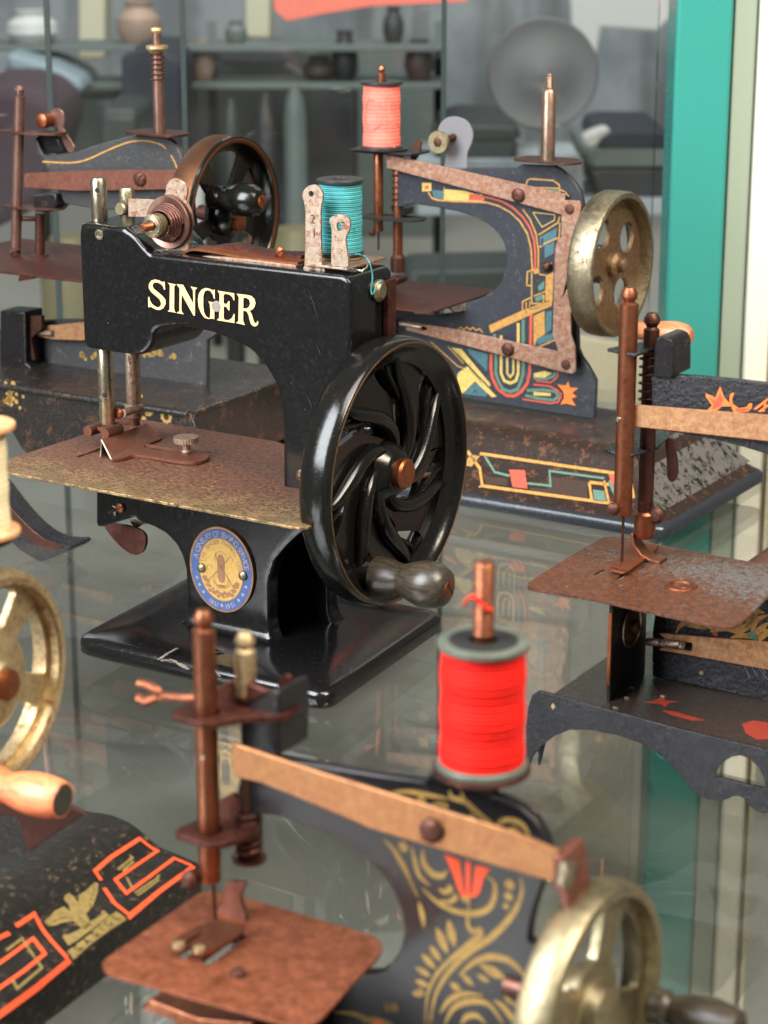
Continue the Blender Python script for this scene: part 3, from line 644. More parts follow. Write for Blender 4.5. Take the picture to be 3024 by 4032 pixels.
kn = MB(); kn.prism([(tx+(.37+.018*(k % 2))*math.cos(PI*k/30), ty+(.37+.018*(k % 2))*math.sin(PI*k/30)) for k in range(60)], 6.03, 6.2, 'z'); kn.build('thumb_screw', 'nickelr', sm, sharp=50)
# front face details
bs = (-0.43,12.387)
MB().lathe([(.16, 2.56), (.155, 2.46), (.10, 2.455), (.08, 2.475), (0, 2.48)], (bs[0], 0, bs[1]), 'y', 24).build('face_screw', 'nickel', sm)
pz = (3.803,10.653)
MB().lathe([(.165, 2.53), (.16, 2.465), (.15, 2.455), (0, 2.455)], (pz[0], 0, pz[1]), 'y', 28).build('plug', 'plug', sm)
fs_ = (6.696,5.971)
slot_screw([], (fs_[0], 2.52, fs_[1]), .2, 'y', sm, 'nickel', .06, 'pillar_screw')
# gilt lettering
lt = MB(); PY = fy(2.468)
G = [[(1.969,10.968),(1.924,10.968),(1.905,11.045),(1.832,11.114),(1.707,11.156),(1.571,11.139),(1.506,11.05),(1.551,10.956),(1.696,10.871),(1.855,10.778),(1.972,10.669),(1.973,10.538),(1.882,10.408),(1.758,10.34),(1.622,10.337),(1.488,10.378),(1.408,10.408),(1.366,10.377),(1.328,10.384),(1.334,10.682),(1.378,10.697),(1.396,10.6),(1.466,10.497),(1.559,10.441),(1.679,10.405),(1.776,10.452),(1.811,10.543),(1.756,10.658),(1.624,10.744),(1.452,10.847),(1.367,10.959),(1.38,11.081),(1.465,11.188),(1.602,11.234),(1.75,11.226),(1.87,11.183),(1.911,11.202),(1.964,11.196)],[(2.066,11.18),(2.378,11.16),(2.309,11.106),(2.278,10.427),(2.297,10.363),(2.349,10.32),(2.041,10.33),(2.11,10.387),(2.149,11.112),(2.129,11.143)],[(2.392,11.17),(2.632,11.176),(2.986,10.651),(2.983,11.052),(2.901,11.152),(3.139,11.134),(3.057,11.059),(3.029,10.304),(2.976,10.302),(2.569,10.892),(2.543,10.432),(2.565,10.358),(2.635,10.304),(2.357,10.314),(2.472,10.381),(2.5,11.059)],[(3.761,10.87),(3.717,10.887),(3.694,10.993),(3.605,11.092),(3.501,11.103),(3.408,11.061),(3.351,10.926),(3.337,10.622),(3.363,10.43),(3.426,10.328),(3.517,10.283),(3.57,10.299),(3.594,10.497),(3.573,10.711),(3.523,10.775),(3.753,10.762),(3.739,10.728),(3.729,10.381),(3.718,10.263),(3.674,10.289),(3.516,10.255),(3.372,10.279),(3.256,10.397),(3.169,10.583),(3.15,10.798),(3.194,10.976),(3.304,11.105),(3.437,11.161),(3.581,11.154),(3.684,11.121),(3.763,11.144)],[(3.854,11.123),(4.451,11.104),(4.453,10.897),(4.42,10.904),(4.383,10.986),(4.281,11.051),(4.113,11.062),(4.072,10.998),(4.072,10.772),(4.17,10.761),(4.25,10.861),(4.281,10.856),(4.269,10.577),(4.231,10.595),(4.168,10.675),(4.069,10.686),(4.061,10.351),(4.093,10.294),(4.236,10.294),(4.355,10.371),(4.423,10.501),(4.454,10.5),(4.437,10.235),(3.813,10.255),(3.898,10.323),(3.933,11.038)]]
for q in G: lt.poly(q, PY)
Rr_ = [(4.541,11.1),(4.901,11.102),(5.054,11.085),(5.155,11.01),(5.193,10.897),(5.15,10.775),(5.071,10.692),(4.981,10.651),(5.056,10.552),(5.104,10.396),(5.153,10.305),(5.217,10.322),(5.249,10.386),(5.274,10.361),(5.268,10.285),(5.19,10.217),(5.1,10.213),(5.024,10.259),(4.975,10.382),(4.94,10.529),(4.877,10.619),(4.757,10.638),(4.745,10.337),(4.804,10.214),(4.489,10.245),(4.579,10.308),(4.611,11.009)]
Rh_ = [(4.77,11.003),(4.873,11.018),(4.975,10.971),(5.003,10.856),(4.957,10.755),(4.866,10.703),(4.758,10.699)]
lt.poly(Rr_, PY, [Rh_]); lt.build('lettering', 'ltr', sm)
M['scratchm'] = flat('scratch', '4a4542', .5)
for a, b, c, d in ((7.0, 11.45, 7.3, 10.7), (7.25, 9.9, 7.4, 9.6), (6.9, 8.4, 7.1, 8.0)):
    MB().ribbon([(a, b), ((a+c)/2+.03, (b+d)/2), (c, d)], [.003, .010, .003], fy(2.466)).build('scratch_mark', 'scratchm', sm)
# oval badge
bx, bz = 3.82, 2.66; rx, rz = 1.17, 1.34
bd = MB(); bd.prism(circ(bx, bz, rx, 64, rz), 2.56, 2.40); bo = bd.build('oval_badge', 'badgerim', sm, bevel=.04, seg=3)
MB().poly(circ(bx, bz, rx-.07, 64, rz-.07), fy(2.395)).build('badge_ring', 'badgeblue', bo)
MB().poly(circ(bx, bz, rx-.36, 64, rz-.36), fy(2.391)).build('badge_field', 'badgegold', bo)
MB().ribbon(circ(bx, bz, rx-.355, 64, rz-.355), .03, fy(2.389), True).build('badge_line', 'badgerim', bo)
def glyphs(txt):
    out_ = []
    for c in txt:
        if c == ' ': out_.append((None, .35)); continue
        cu = bpy.data.curves.new('t', 'FONT'); cu.body = c; cu.resolution_u = 3; ob = bpy.data.objects.new('t', cu); COL.objects.link(ob)
        bpy.context.view_layer.update(); me = bpy.data.meshes.new_from_object(ob)
        vs = [(v.co.x, v.co.y) for v in me.vertices]; fs = [tuple(p.vertices) for p in me.polygons]
        bpy.data.objects.remove(ob); bpy.data.curves.remove(cu); bpy.data.meshes.remove(me)
        x0 = min(v[0] for v in vs); x1 = max(v[0] for v in vs)
        out_.append(([(x-x0-(x1-x0)/2, y) for x, y in vs], x1-x0, fs))
    return out_
def arc_text(mb, txt, cx, cz, ax_, az_, a0, a1, size, put, inward=False, bold=.0):
    g = glyphs(txt); wid = [q[1]+.14 for q in g]; tot = sum(wid); s_ = 0
    for q, wd in zip(g, wid):
        a = a0+(a1-a0)*(s_+wd/2)/tot; s_ += wd
        if q[0] is None: continue
        px, pz_ = cx+ax_*math.cos(a), cz+az_*math.sin(a)
        tx_, tz_ = -math.sin(a)*ax_, math.cos(a)*az_
        if a1 < a0: tx_, tz_ = -tx_, -tz_
        l = math.hypot(tx_, tz_); tx_, tz_ = tx_/l, tz_/l; nx, nz = -tz_, tx_
        mb.add([put((px+(x*tx_+y*nx)*size, pz_+(x*tz_+y*nz)*size)) for x, y in q[0]], q[2])
tb = MB(); arc_text(tb, 'A CENTURY OF SEWING SERVICE', bx, bz, rx-.31, rz-.31, R_(168), R_(8), .26, fy(2.388)); 
arc_text(tb, '1851', bx, bz, rx-.12, rz-.12, R_(242), R_(262), .22, fy(2.388)); arc_text(tb, '1951', bx, bz, rx-.12, rz-.12, R_(278), R_(300), .22, fy(2.388))
for a in (200, 212, 226, 270, 311, 325, 340):
    c_, s_ = bx+(rx-.215)*math.cos(R_(a)), bz+(rz-.215)*math.sin(R_(a))
    tb.poly([(c_+(.075 if k % 2 == 0 else .032)*math.sin(k*PI/5), s_+(.075 if k % 2 == 0 else .032)*math.cos(k*PI/5)) for k in range(10)], fy(2.388))
tb.build('badge_lettering', 'badgepale', bo)
tb = MB(); arc_text(tb, 'THE SINGER MANFG. CO.', bx, bz, rx-.53, rz-.53, R_(172), R_(2), .19, fy(2.386))
arc_text(tb, 'TRADE MARK', bx, bz+.12, rx-.62, rz-.62, R_(228), R_(312), .12, fy(2.386))
put = fy(2.385)
tb.poly(fil([(bx-.09, bz+.45), (bx+.05, bz+.5), (bx+.14, bz+.35), (bx+.14, bz-.3), (bx+.06, bz-.42), (bx-.06, bz-.40), (bx-.13, bz-.28), (bx-.13, bz+.3)], .05), put)
tb.ribbon(circ(bx, bz+.32, .22, 16, .26, -.3, PI+.3), .018, put); tb.ribbon(circ(bx, bz-.28, .27, 16, .26, PI-.2, 2*PI+.2), .018, put)
tb.ribbon([(bx-.42, bz-.35), (bx-.1, bz-.02), (bx+.2, bz+.3), (bx+.32, bz+.42)], .03, put); tb.ribbon([(bx-.2, bz+.5), (bx-.1, bz+.2), (bx+.2, bz-.15), (bx+.42, bz-.45)], .03, put)
tb.ribbon(circ(bx-.42, bz-.02, .09, 10, .12, 0, PI*1.2), .018, put); tb.ribbon(circ(bx+.36, bz+.38, .07, 10, .09, -1, PI), .018, put)
tb.box(bx-.1, bx+.12, 2.385, 2.39, bz-.56, bz-.46)
for k in range(26):
    a = R_(205+k*5.1); e = .60 + .05*math.sin(k*2.4); r_ = .07+.025*math.cos(k*3)
    tb.poly([(bx+e*1.12*math.cos(a)+r_*math.cos(t), bz+e*1.32*math.sin(a)+r_*math.sin(t)*.8) for t in [j*PI/3+k for j in range(6)]], fy(2.3855-.0002*(k % 5)))
tb.build('badge_emblem', 'badgebrown', bo)
for sx, sz in ([(3.107,2.612),(4.631,2.624)]): MB().lathe([(.15, 2.40), (.14, 2.33), (.08, 2.28), (0, 2.265)], (sx, 0, sz), 'y', 18).build('badge_rivet', 'brass', bo)

# handwheel with swirled spokes
XW, YW, ZW, RW = 9.5, 3.5, 6.22, 3.92
rim = [(RW-.75, XW-.8), (RW-.5, XW-1.12), (RW-.28, XW-1.14), (RW-.08, XW-.95), (RW, XW-.6), (RW-.02, XW-.25), (RW-.09, XW-.06), (RW-.17, XW+.0), (RW-.25, XW-.03), (RW-.36, XW-.16), (RW-.5, XW-.30), (RW-.75, XW-.42)]
wh = MB().ring(rim, (0, YW, ZW), 'x', 96).build('handwheel', 'blackw', sm, sharp=60)
MB().ring([(RW-.20, XW-.012), (RW-.17, XW+.008), (RW-.13, XW-.01), (RW-.17, XW-.03)], (0, YW, ZW), 'x', 96).build('worn_edge', metal('worn_brown_edge', '8a6a48', '2a2018', .45, 6, .4, .5, soft=.1, bump=.2, rmet=.3), wh)
NS = 7; slots = []
def swirl(a0, r0, r1, bend, n_=14): return [(r0+(r1-r0)*(t/(n_-1))**1.15, a0+bend*math.sin((t/(n_-1))*PI/2)) for t in range(n_)]
def yz(r, a): return (YW+r*math.cos(a), ZW+r*math.sin(a))
for k in range(NS):
    a0 = 2*PI*k/NS+.2
    q = [yz(r, a) for r, a in swirl(a0+.28, 1.0, 1.95, .66, 7)]+[yz(r, a) for r, a in reversed(swirl(a0+.68, 1.0, 1.95, .52, 7))]
    slots.append(fil(q, .12, 2))
    q = [yz(r, a) for r, a in swirl(a0+1.08, 2.1, 3.15, .36, 8)]+[yz(r, a) for r, a in reversed(swirl(a0+1.24, 2.1, 3.15, .36, 8))]
    slots.append(q)
MB().prism(circ(YW, ZW, RW-.6, 80), XW-.74, XW-.54, 'x', slots).build('wheel_web', 'blackw', wh, bevel=.06, seg=3)
for k in range(NS):
    a0 = 2*PI*k/NS+.2; A = swirl(a0, .75, 3.3, 1.25, 26)
    rr = [.08+.15*math.sin(PI*(.10+.84*i/25)) for i in range(26)]
    pts = [(XW-.46+.08*math.sin(PI*i/25),)+yz(r, a) for i, (r, a) in enumerate(A)]
    MB().tube(pts, rr, 16).build('spoke', 'blackw', wh)
    A = swirl(a0+.34, 1.35, 3.1, 1.05, 18); pts = [(XW-.5,)+yz(r, a) for r, a in A]
    MB().tube(pts, [.03+.08*math.sin(PI*(.1+.8*i/17)) for i in range(18)], 10).build('spoke_rib', 'blackw', wh)
MB().lathe([(.95, XW-.95), (.9, XW-.45), (.78, XW-.32), (.66, XW-.18), (.6, XW-.12), (.5, XW-.1)], (0, YW, ZW), 'x', 40).build('hub', 'blackw', wh)
MB().lathe([(.44, XW-.15), (.45, XW+.1), (.40, XW+.17), (.2, XW+.19), (0, XW+.19)], (0, YW, ZW), 'x', 32).build('hub_cap', 'copper', wh)
hy, hz = (2.117,3.555)
MB().lathe([(.5, -.75), (.48, -.3), (.42, 0)], (XW, hy, hz), 'x', 24).build('crank_boss', 'blackw', wh)
handle(wh, XW-.1, hy, hz, [(.46, 0), (.54, .05), (.55, .3), (.50, .6), (.45, .85), (.47, 1.0), (.58, 1.3), (.67, 1.6), (.68, 1.85), (.62, 2.15), (.50, 2.35), (.3, 2.45), (0, 2.46)], 'wood_d', (0, 0), 'copper', .27)
# bits behind the pillar
MB().lathe([(.3, 8.3), (.33, 8.5), (.2, 8.6)], (0, 3.9, 11.35), 'x', 20).build('pillar_knob', 'brass', sm)
MB().prism([(8.45, 8.0), (8.6, 8.0), (8.6, 11.6), (8.45, 11.6)], 4.15, 4.6).build('back_strip', 'rustdark', sm)
# tension assembly on top of the arm
TX, TZ = (1.809,12.874)
brk = MB()
tabs = [(1.606,11.999),(1.61,12.127),(1.434,12.238),(1.173,12.507),(1.093,12.773),(1.122,12.956),(0.232,12.894),(0.255,13.436),(1.006,13.471),(1.344,13.47),(1.551,13.584),(1.646,13.735),(1.674,13.916),(1.792,14.085),(1.972,14.165),(2.149,14.146),(2.323,14.052),(2.418,13.916),(2.423,13.739),(2.351,13.555),(2.54,13.249),(2.576,12.983),(2.52,12.62),(2.424,12.396),(2.403,12.069)]
brk.prism(tabs, 3.05, 3.15).build('tension_bracket', 'nickelr', sm, bevel=.02)
arml = (-0.013,13.105)
MB().lathe([(.16, 2.95), (.2, 3.0), (.2, 3.3), (.14, 3.35)], (arml[0], 0, arml[1]), 'y', 20).build('bracket_stud', 'brass', sm)
MB().ring([(.30, 2.98), (.5, 2.94), (.76, 2.86), (.78, 2.92), (.5, 3.02), (.30, 3.04)], (TX, 0, TZ), 'y', 40).build('tension_disc', 'rodpink', sm)
MB().ring([(.30, 3.0), (.5, 2.98), (.80, 3.04), (.80, 3.02), (.5, 2.94), (.30, 2.96)], (TX, .03, TZ), 'y', 40).build('tension_disc', 'screw', sm)
sp = MB(); N_ = 5*16
sp.tube([(TX+(.56-.035*i/16)*math.cos(2*PI*i/16), 2.9-.085*i/16, TZ+(.56-.035*i/16)*math.sin(2*PI*i/16)) for i in range(N_+1)], .05, 8); sp.build('tension_spring', 'rodd', sm)
nz_ = [(TX+(.335+.014*(k % 2))*math.cos(PI*k/24), TZ+(.335+.014*(k % 2))*math.sin(PI*k/24)) for k in range(48)]
MB().prism(nz_, 2.46, 2.15).build('tension_nut', 'brass', sm, sharp=50)
MB().ring([(.17, 2.16), (.33, 2.16), (.32, 2.10), (.18, 2.08)], (TX, 0, TZ), 'y', 32).build('nut_face', 'nickel', sm)
st = MB().lathe([(.13, 2.95)]+[(.13 if k % 2 else .115, 2.1-.03*k) for k in range(14)]+[(.1, 1.68), (0, 1.68)], (TX, 0, TZ), 'y', 20).build('tension_stud', 'copper', sm)
MB().prism([(TX-.125, TZ+.05), (TX-.10, TZ+.08), (TX+.125, TZ-.05), (TX+.10, TZ-.08)], 1.67, 1.8).build('slot', 'holeblk', st)
# long leaf springs lying on the arm
lf = MB(); lf.tube
low = [(1.38,11.895),(1.635,11.829),(2.362,11.776),(3.085,11.865),(3.799,11.901),(4.922,11.904),(6.263,11.884)]
q = [(p[0], p[1]) for p in low]
MB().sheet(list(reversed([(p[0], p[1]+.06) for p in q])), 2.95, 3.5, .06).build('leaf_spring', 'nickelr', sm, bevel=.015)
upc = [(2.222,11.956),(2.515,12.07),(2.876,12.09),(3.59,12.06),(4.435,12.007),(5.271,11.996),(6.266,12.012)]
MB().sheet(list(reversed(cat(upc, 4))), 3.05, 3.75, .07).build('leaf_spring', 'copper', sm, bevel=.015)
rt = MB(); rg = random.Random(3)
rl = cat([(2.475,12.041),(2.731,12.117),(3.308,12.214),(3.558,12.248),(3.948,12.2),(4.44,12.156),(5.068,12.125),(5.623,12.157),(6.048,12.155)], 5)
rt.prism([(p[0], p[1]+.03*rg.random()) for p in rl]+[(p[0], p[1]-.14) for p in reversed(rl)], 3.55, 4.2).build('rusty_arm', 'rustdark', sm)
for px_ in ([(5.312,12.223),(5.104,12.193)][0],): slot_screw([], (px_[0], 3.6, px_[1]-.02), .17, 'y', sm, 'copper', .1, 'arm_screw')
# numbered upright plate and short eyelet plate
vp = [(6.462,11.862),(6.599,12.034),(6.652,13.561),(6.563,13.945),(6.565,14.113),(6.728,14.28),(6.928,14.35),(7.093,14.307),(7.224,14.134),(7.222,13.94),(7.152,13.601),(7.185,12.145),(7.369,11.879),(7.235,11.782)]
vh = (6.845,14.089)
vo = MB().prism(cat(vp, 2, True), 2.9, 2.98, 'y', [circ(vh[0], vh[1], .085, 16)]).build('thread_upright', 'nickelr', sm, bevel=.015)
ntx = MB(); g2 = glyphs('2 1')
c2 = [(6.897,13.387),(6.939,12.999)]
for (cx_, cz_), gl_ in zip(c2, (g2[0], g2[2])):
    ntx.add([(cx_+x*.36, 2.892, cz_+(y-.35)*.36) for x, y in gl_[0]], gl_[2])
ntx.build('stamped_number', 'screw', vo)
vp2 = [(7.602,12.205),(7.622,13.102),(7.546,13.373),(7.613,13.518),(7.876,13.622),(8.137,13.56),(8.221,13.401),(8.167,13.147),(8.068,12.917),(8.162,12.19),(7.8,12.156)]
vh2 = (7.874,13.273)
MB().prism(cat(vp2, 3, True), 2.75, 2.83, 'y', [circ(vh2[0], vh2[1], .09, 14, .13)]).build('eyelet_plate', 'nickelr', sm, bevel=.015)
# spool stand
sx, sy, sz = 7.05, 4.1, 12.25
MB().box(6.7, 8.1, 2.78, 4.9, 12.05, 12.13).build('spool_stand', 'nickelr', sm, bevel=.02)
MB().lathe([(.62, 12.13), (.66, 12.16), (.66, 12.2), (.3, 12.22)], (sx, sy, 0), 'z', 32).build('spool_washer', 'cream', sm)
MB().tube([(8.3, 3.4, 12.12), (8.45, 3.3, 12.2), (8.5, 3.2, 12.12), (8.4, 3.1, 12.02), (8.1, 3.1, 12.05)], .035, 8).build('wire_hook', 'nickel', sm)
MB().box(7.6, 8.15, 3.2, 3.3, 11.7, 12.1).build('stand_leg', 'black', sm)
MB().lathe([(.12, 12.1), (.12, 14.0), (0, 14.05)], (sx, sy, 0), 'z', 14).build('spool_pin', 'nickelr', sm)
spool('teal thread spool with black rims on the black machine in the middle', S, sx, sy, 12.22, .66, 2.17, 'teal_thread', 'spoolblk')
tt = top(MB().tube(cat([(0, 0, 0), (.35, -.3, .08), (.75, -.5, 0), (.9, -.5, -.45), (.85, -.5, -.85), (.95, -.55, -.95), (1.05, -.5, -.7), (1.2, -.5, -.55)], 6), .022, 6).build('loose_thread', 'teal_thread', None), 'loose teal thread end curling right of the teal spool', 'thread')
w_ = thing('x', 'x', 'x', S, off=(7.65, 3.9, 12.3)); tt.location = w_.location; tt.rotation_euler = w_.rotation_euler; bpy.data.objects.remove(w_)

fb_ = MB(); rg = random.Random(21)
for k in range(16):
    a, z = rg.uniform(3.2, 6.2), rg.uniform(12.5, 14.2); r_ = .63; x0, y0 = 7.05+r_*math.cos(a), 4.1+r_*math.sin(a)
    d = rg.uniform(.04, .12); fb_.tube([(x0, y0, z), (x0+d*math.cos(a)*.6, y0+d*math.sin(a)*.6, z+rg.uniform(-.05, .08)), (x0+d*math.cos(a), y0+d*math.sin(a), z+rg.uniform(-.12, .12))], .006, 4)
fib = top(fb_.build('stray_fibres', 'teal_thread', kind='stuff'), 'fine teal fibres standing off the teal thread winding', 'fibre'); fib.location = sm.location; fib.rotation_euler = sm.rotation_euler

def bracket_guide(name, parent, mat, x0, x1, y0, y1, z, hole=None, t=.07):
    return MB().prism(fil([(x0, y0), (x1, y0), (x1, y1), (x0, y1)], .18), z-t/2, z+t/2, 'z').build(name, mat, parent, bevel=.02)

# ================================================================ rear right machine with art deco print
B = FR['BR']
br = thing('toy_sewing_machine', 'dark blue tin toy sewing machine with art deco print and salmon thread, at rear right', 'sewing machine', B, 'toy sewing machines')
bb = MB(); tray(bb, -18.6, 0, 0, 9.5, [(0, 0), (0, .3), (.1, .45), (.25, .55), (.5, .75), (1.0, 1.22), (1.5, 1.75), (1.85, 2.2), (2.1, 2.45), (2.5, 2.6), (2.9, 2.62)], .7)
bb.build('base', 'lithob', br, sharp=60)
eb = MB(); 
for z_, e_ in ((.02, .0),):
    tray(eb, -18.63, .03, -.03, 9.53, [(0, .02), (0, .3), (.08, .42), (.3, .56)], .7)
eb.build('base_lip', paint('black_gloss_lip', '262a30', .2, wear='14161a', amount=0, scale=2, bump=.15), br, sharp=60)
worn = MB()
wq = [(-.5, .5, .76), (-1.5, 1.5, 1.77), (-1.5, 8.0, 1.77), (-.5, 9.0, .76)]
worn.add(wq, [(0, 1, 2, 3)]); worn.add([(-1.5, 1.5, 1.77), (-2.1, 2.1, 2.47), (-2.1, 7.4, 2.47), (-1.5, 8.0, 1.77)], [(0, 1, 2, 3)])
worn.build('worn_end_patch', 'wornbase', br)
YB = 4.75
body = [(-14.013,11.444),(-12.988,11.517),(-12.023,11.519),(-10.884,11.869),(-9.76,11.955),(-8.743,12.025),(-8.562,12.151),(-7.155,12.207),(-6.882,12.091),(-6.563,11.89),(-6.242,11.595),(-6.028,11.293),(-5.908,10.824),(-5.915,9.54),(-5.906,7.071),(-6.066,6.874),(-5.971,5.375),(-5.806,5.062),(-5.538,4.761),(-5.185,4.234),(-5.206,2.73),(-8.069,2.744),(-14.631,2.889),(-14.631,5.393),(-13.369,5.925),(-12.466,5.986),(-11.436,6.187),(-11.743,6.355),(-11.844,6.475),(-11.357,6.564),(-10.916,6.629),(-10.479,6.761),(-10.046,6.978),(-9.618,7.27),(-9.353,7.582),(-9.199,7.977),(-9.1,8.413),(-9.151,8.833),(-9.247,9.154),(-9.439,9.42),(-9.711,9.655),(-10.09,9.859),(-10.633,10.05),(-11.232,10.158),(-12.22,10.255),(-13.276,10.301),(-14.01,10.104)]
MB().prism(body, 4.75, 5.0).build('body_plate', 'litho', br, bevel=.035)
PB = fy(4.742)
def deco(name, mat, polys=(), lines=(), parent=br, put=None, k=0):
    put = put or fy(4.742-.0025*k)
    for q in polys: MB().poly(q, put).build(name, mat, parent)
    for l in lines: MB().ribbon(l[1], l[0], put, len(l) > 2 and l[2]).build(name, mat, parent)
deco('printed_pattern', 'tealp', [[(-12.474,10.924),(-11.896,10.92),(-11.921,10.61),(-12.334,10.602)],[(-7.694,9.476),(-6.976,9.908),(-6.991,9.491),(-7.658,9.06)],[(-7.478,9.169),(-7.067,9.391),(-7.081,8.925),(-7.467,8.704)],[(-10.784,4.825),(-9.876,4.734),(-9.892,4.049),(-10.671,4.618)],[(-7.764,5.601),(-6.978,5.879),(-7.049,5.586),(-7.705,5.345)],[(-10.927,2.986),(-10.435,3.541),(-9.824,3.174),(-9.931,3.013)],[(-7.365,6.644),(-7.104,6.718),(-7.112,6.007),(-7.344,5.791)]], k=0)
deco('printed_pattern', 'green', [[(-7.73,7.599),(-7.447,7.862),(-7.465,7.531),(-7.699,7.413)],[(-7.852,7.162),(-7.487,7.34),(-7.482,7.152),(-7.795,6.978)],[(-7.997,11.303),(-6.961,11.335),(-6.905,11.156),(-7.892,11.265)]], [(0.13,[(-9.589,5.543),(-9.51,4.728),(-9.498,3.999),(-9.367,3.672),(-9.171,3.403),(-8.844,3.346),(-8.522,3.484),(-8.393,3.792),(-8.293,4.144),(-8.313,5.107),(-8.337,6.255)]),(0.12,[(-8.118,3.486),(-7.398,3.6),(-6.841,3.597),(-6.756,3.391),(-6.964,3.244),(-7.603,3.235),(-8.194,3.282)]),(0.1,[(-7.834,4.006),(-7.25,4.053),(-6.936,4.212),(-6.913,4.358)])], k=1)
deco('printed_pattern', 'yellow', [[(-11.897,10.99),(-10.97,10.989),(-10.536,10.904),(-10.214,10.905),(-10.103,10.68),(-10.532,10.576),(-11.893,10.541)],[(-11.215,3.791),(-10.775,4.14),(-9.438,3.075),(-9.657,3.023),(-10.435,3.566),(-10.928,3.036),(-11.318,2.937)],[(-12.891,11.154),(-12.476,11.184),(-12.474,10.876),(-12.889,10.822)],[(-11.505,4.791),(-11.06,4.793),(-9.72,3.531),(-9.773,3.426)],[(-7.839,4.199),(-7.363,4.352),(-7.044,4.295),(-7.357,4.088),(-7.835,4.054)],[(-7.823,3.474),(-7.077,3.51),(-7.074,3.399),(-7.819,3.329)]], [(0.12,[(-9.29,5.527),(-9.277,4.755),(-9.264,4.027),(-9.123,3.751),(-8.851,3.687),(-8.61,3.814),(-8.508,4.118),(-8.527,5.083),(-8.547,6.089)]),(0.09,[(-9.005,4.689),(-8.993,4.059),(-8.855,3.93),(-8.723,4.092),(-8.736,4.769)])], k=2)
deco('printed_pattern', 'gold', [[(-9.839,5.854),(-8.424,6.58),(-7.426,7.016),(-7.113,7.095),(-7.109,6.907),(-7.629,6.663),(-9.753,5.573)],[(-7.399,8.055),(-7.063,8.227),(-7.087,7.098),(-7.401,7.066)],[(-7.889,6.446),(-7.419,6.686),(-7.371,5.788),(-7.736,5.556),(-7.784,5.312),(-7.863,5.303)],[(-7.928,8.192),(-7.693,8.308),(-7.663,8.123),(-7.898,8.054)]], [(0.07,[(-12.611,10.819),(-12.444,10.594),(-12.168,10.544),(-11.4,10.556),(-10.532,10.6),(-9.994,10.618),(-9.458,10.52),(-8.976,10.325),(-8.547,10.01),(-8.221,9.571),(-8.052,9.025),(-7.981,8.234)]),(0.07,[(-8.451,10.483),(-8.128,10.137),(-7.854,9.602),(-7.735,8.96),(-7.729,8.258)]),(0.06,[(-7.749,9.565),(-6.929,10.097),(-6.858,10.333)]),(0.06,[(-7.712,9.102),(-7.532,9.234),(-6.863,9.548),(-6.852,10.103)]),(0.05,[(-7.149,8.546),(-7.357,8.48)]),(0.06,[(-7.693,8.308),(-8.19,8.12),(-8.206,7.6),(-8.02,7.594)]),(0.06,[(-8.006,8.138),(-7.979,6.912),(-7.478,6.963),(-7.459,7.296)]),(0.06,[(-7.688,8.074),(-7.399,8.055)]),(0.05,[(-7.906,7.204),(-7.384,7.445)]),(0.06,[(-8.01,7.146),(-8.378,6.942),(-8.37,6.586)]),(0.06,[(-8.218,6.935),(-8.208,6.46)]),(0.05,[(-8.06,6.998),(-8.053,6.667),(-7.528,6.864)]),(0.06,[(-8.313,11.418),(-8.264,11.583),(-8.161,11.65),(-7.175,11.662),(-6.914,11.521),(-6.879,11.158)]),(0.05,[(-8.155,11.338),(-6.962,11.38),(-6.651,11.266),(-6.492,11.096)]),(0.05,[(-11.235,5.556),(-11.07,5.647),(-10.959,5.562),(-10.822,5.689),(-10.683,5.592),(-10.547,5.704),(-10.409,5.598),(-10.245,5.688),(-10.106,5.534)]),(0.05,[(-12.459,4.93),(-11.219,4.087),(-10.94,4.022)]),(0.05,[(-11.672,4.822),(-10.942,4.218)]),(0.06,[(-7.597,5.285),(-6.971,5.594),(-6.948,5.74)]),(0.05,[(-11.898,11.061),(-11.893,10.541)])], k=3)
deco('printed_pattern', 'redp', [[(-10.779,10.886),(-10.321,10.897),(-10.103,10.68),(-10.803,10.649)],[(-12.752,11.069),(-12.586,11.081),(-12.585,10.939),(-12.751,10.927)]], [(0.08,[(-10.266,10.831),(-9.783,10.798),(-9.302,10.695),(-8.874,10.519),(-8.445,10.204),(-8.121,9.812),(-7.928,9.363),(-7.864,8.855),(-7.866,8.245)]),(0.13,[(-9.712,4.753),(-9.719,4.167),(-9.642,3.786),(-9.389,3.376),(-9.004,3.179),(-8.679,3.196),(-8.358,3.407),(-8.097,3.78),(-8.009,4.178),(-7.993,5.144),(-7.996,6.482)]),(0.07,[(-7.829,3.764),(-7.137,3.778),(-6.763,3.655),(-6.625,3.432),(-6.751,3.198),(-7.067,3.109),(-8.299,3.122)]),(0.06,[(-7.726,3.922),(-7.087,3.928),(-6.803,4.18),(-6.792,4.373)]),(0.06,[(-6.816,3.649),(-6.601,3.531)])], k=4)
rays = [(-6.796,3.892),(-6.453,3.886),(-6.326,4.07),(-6.268,3.837),(-5.902,3.859),(-6.157,3.635),(-5.944,3.518),(-6.177,3.416),(-5.986,3.152),(-6.382,3.197),(-6.643,3.116),(-6.492,3.4),(-6.525,3.637)]
deco('printed_flame', 'orange', [rays], k=5)
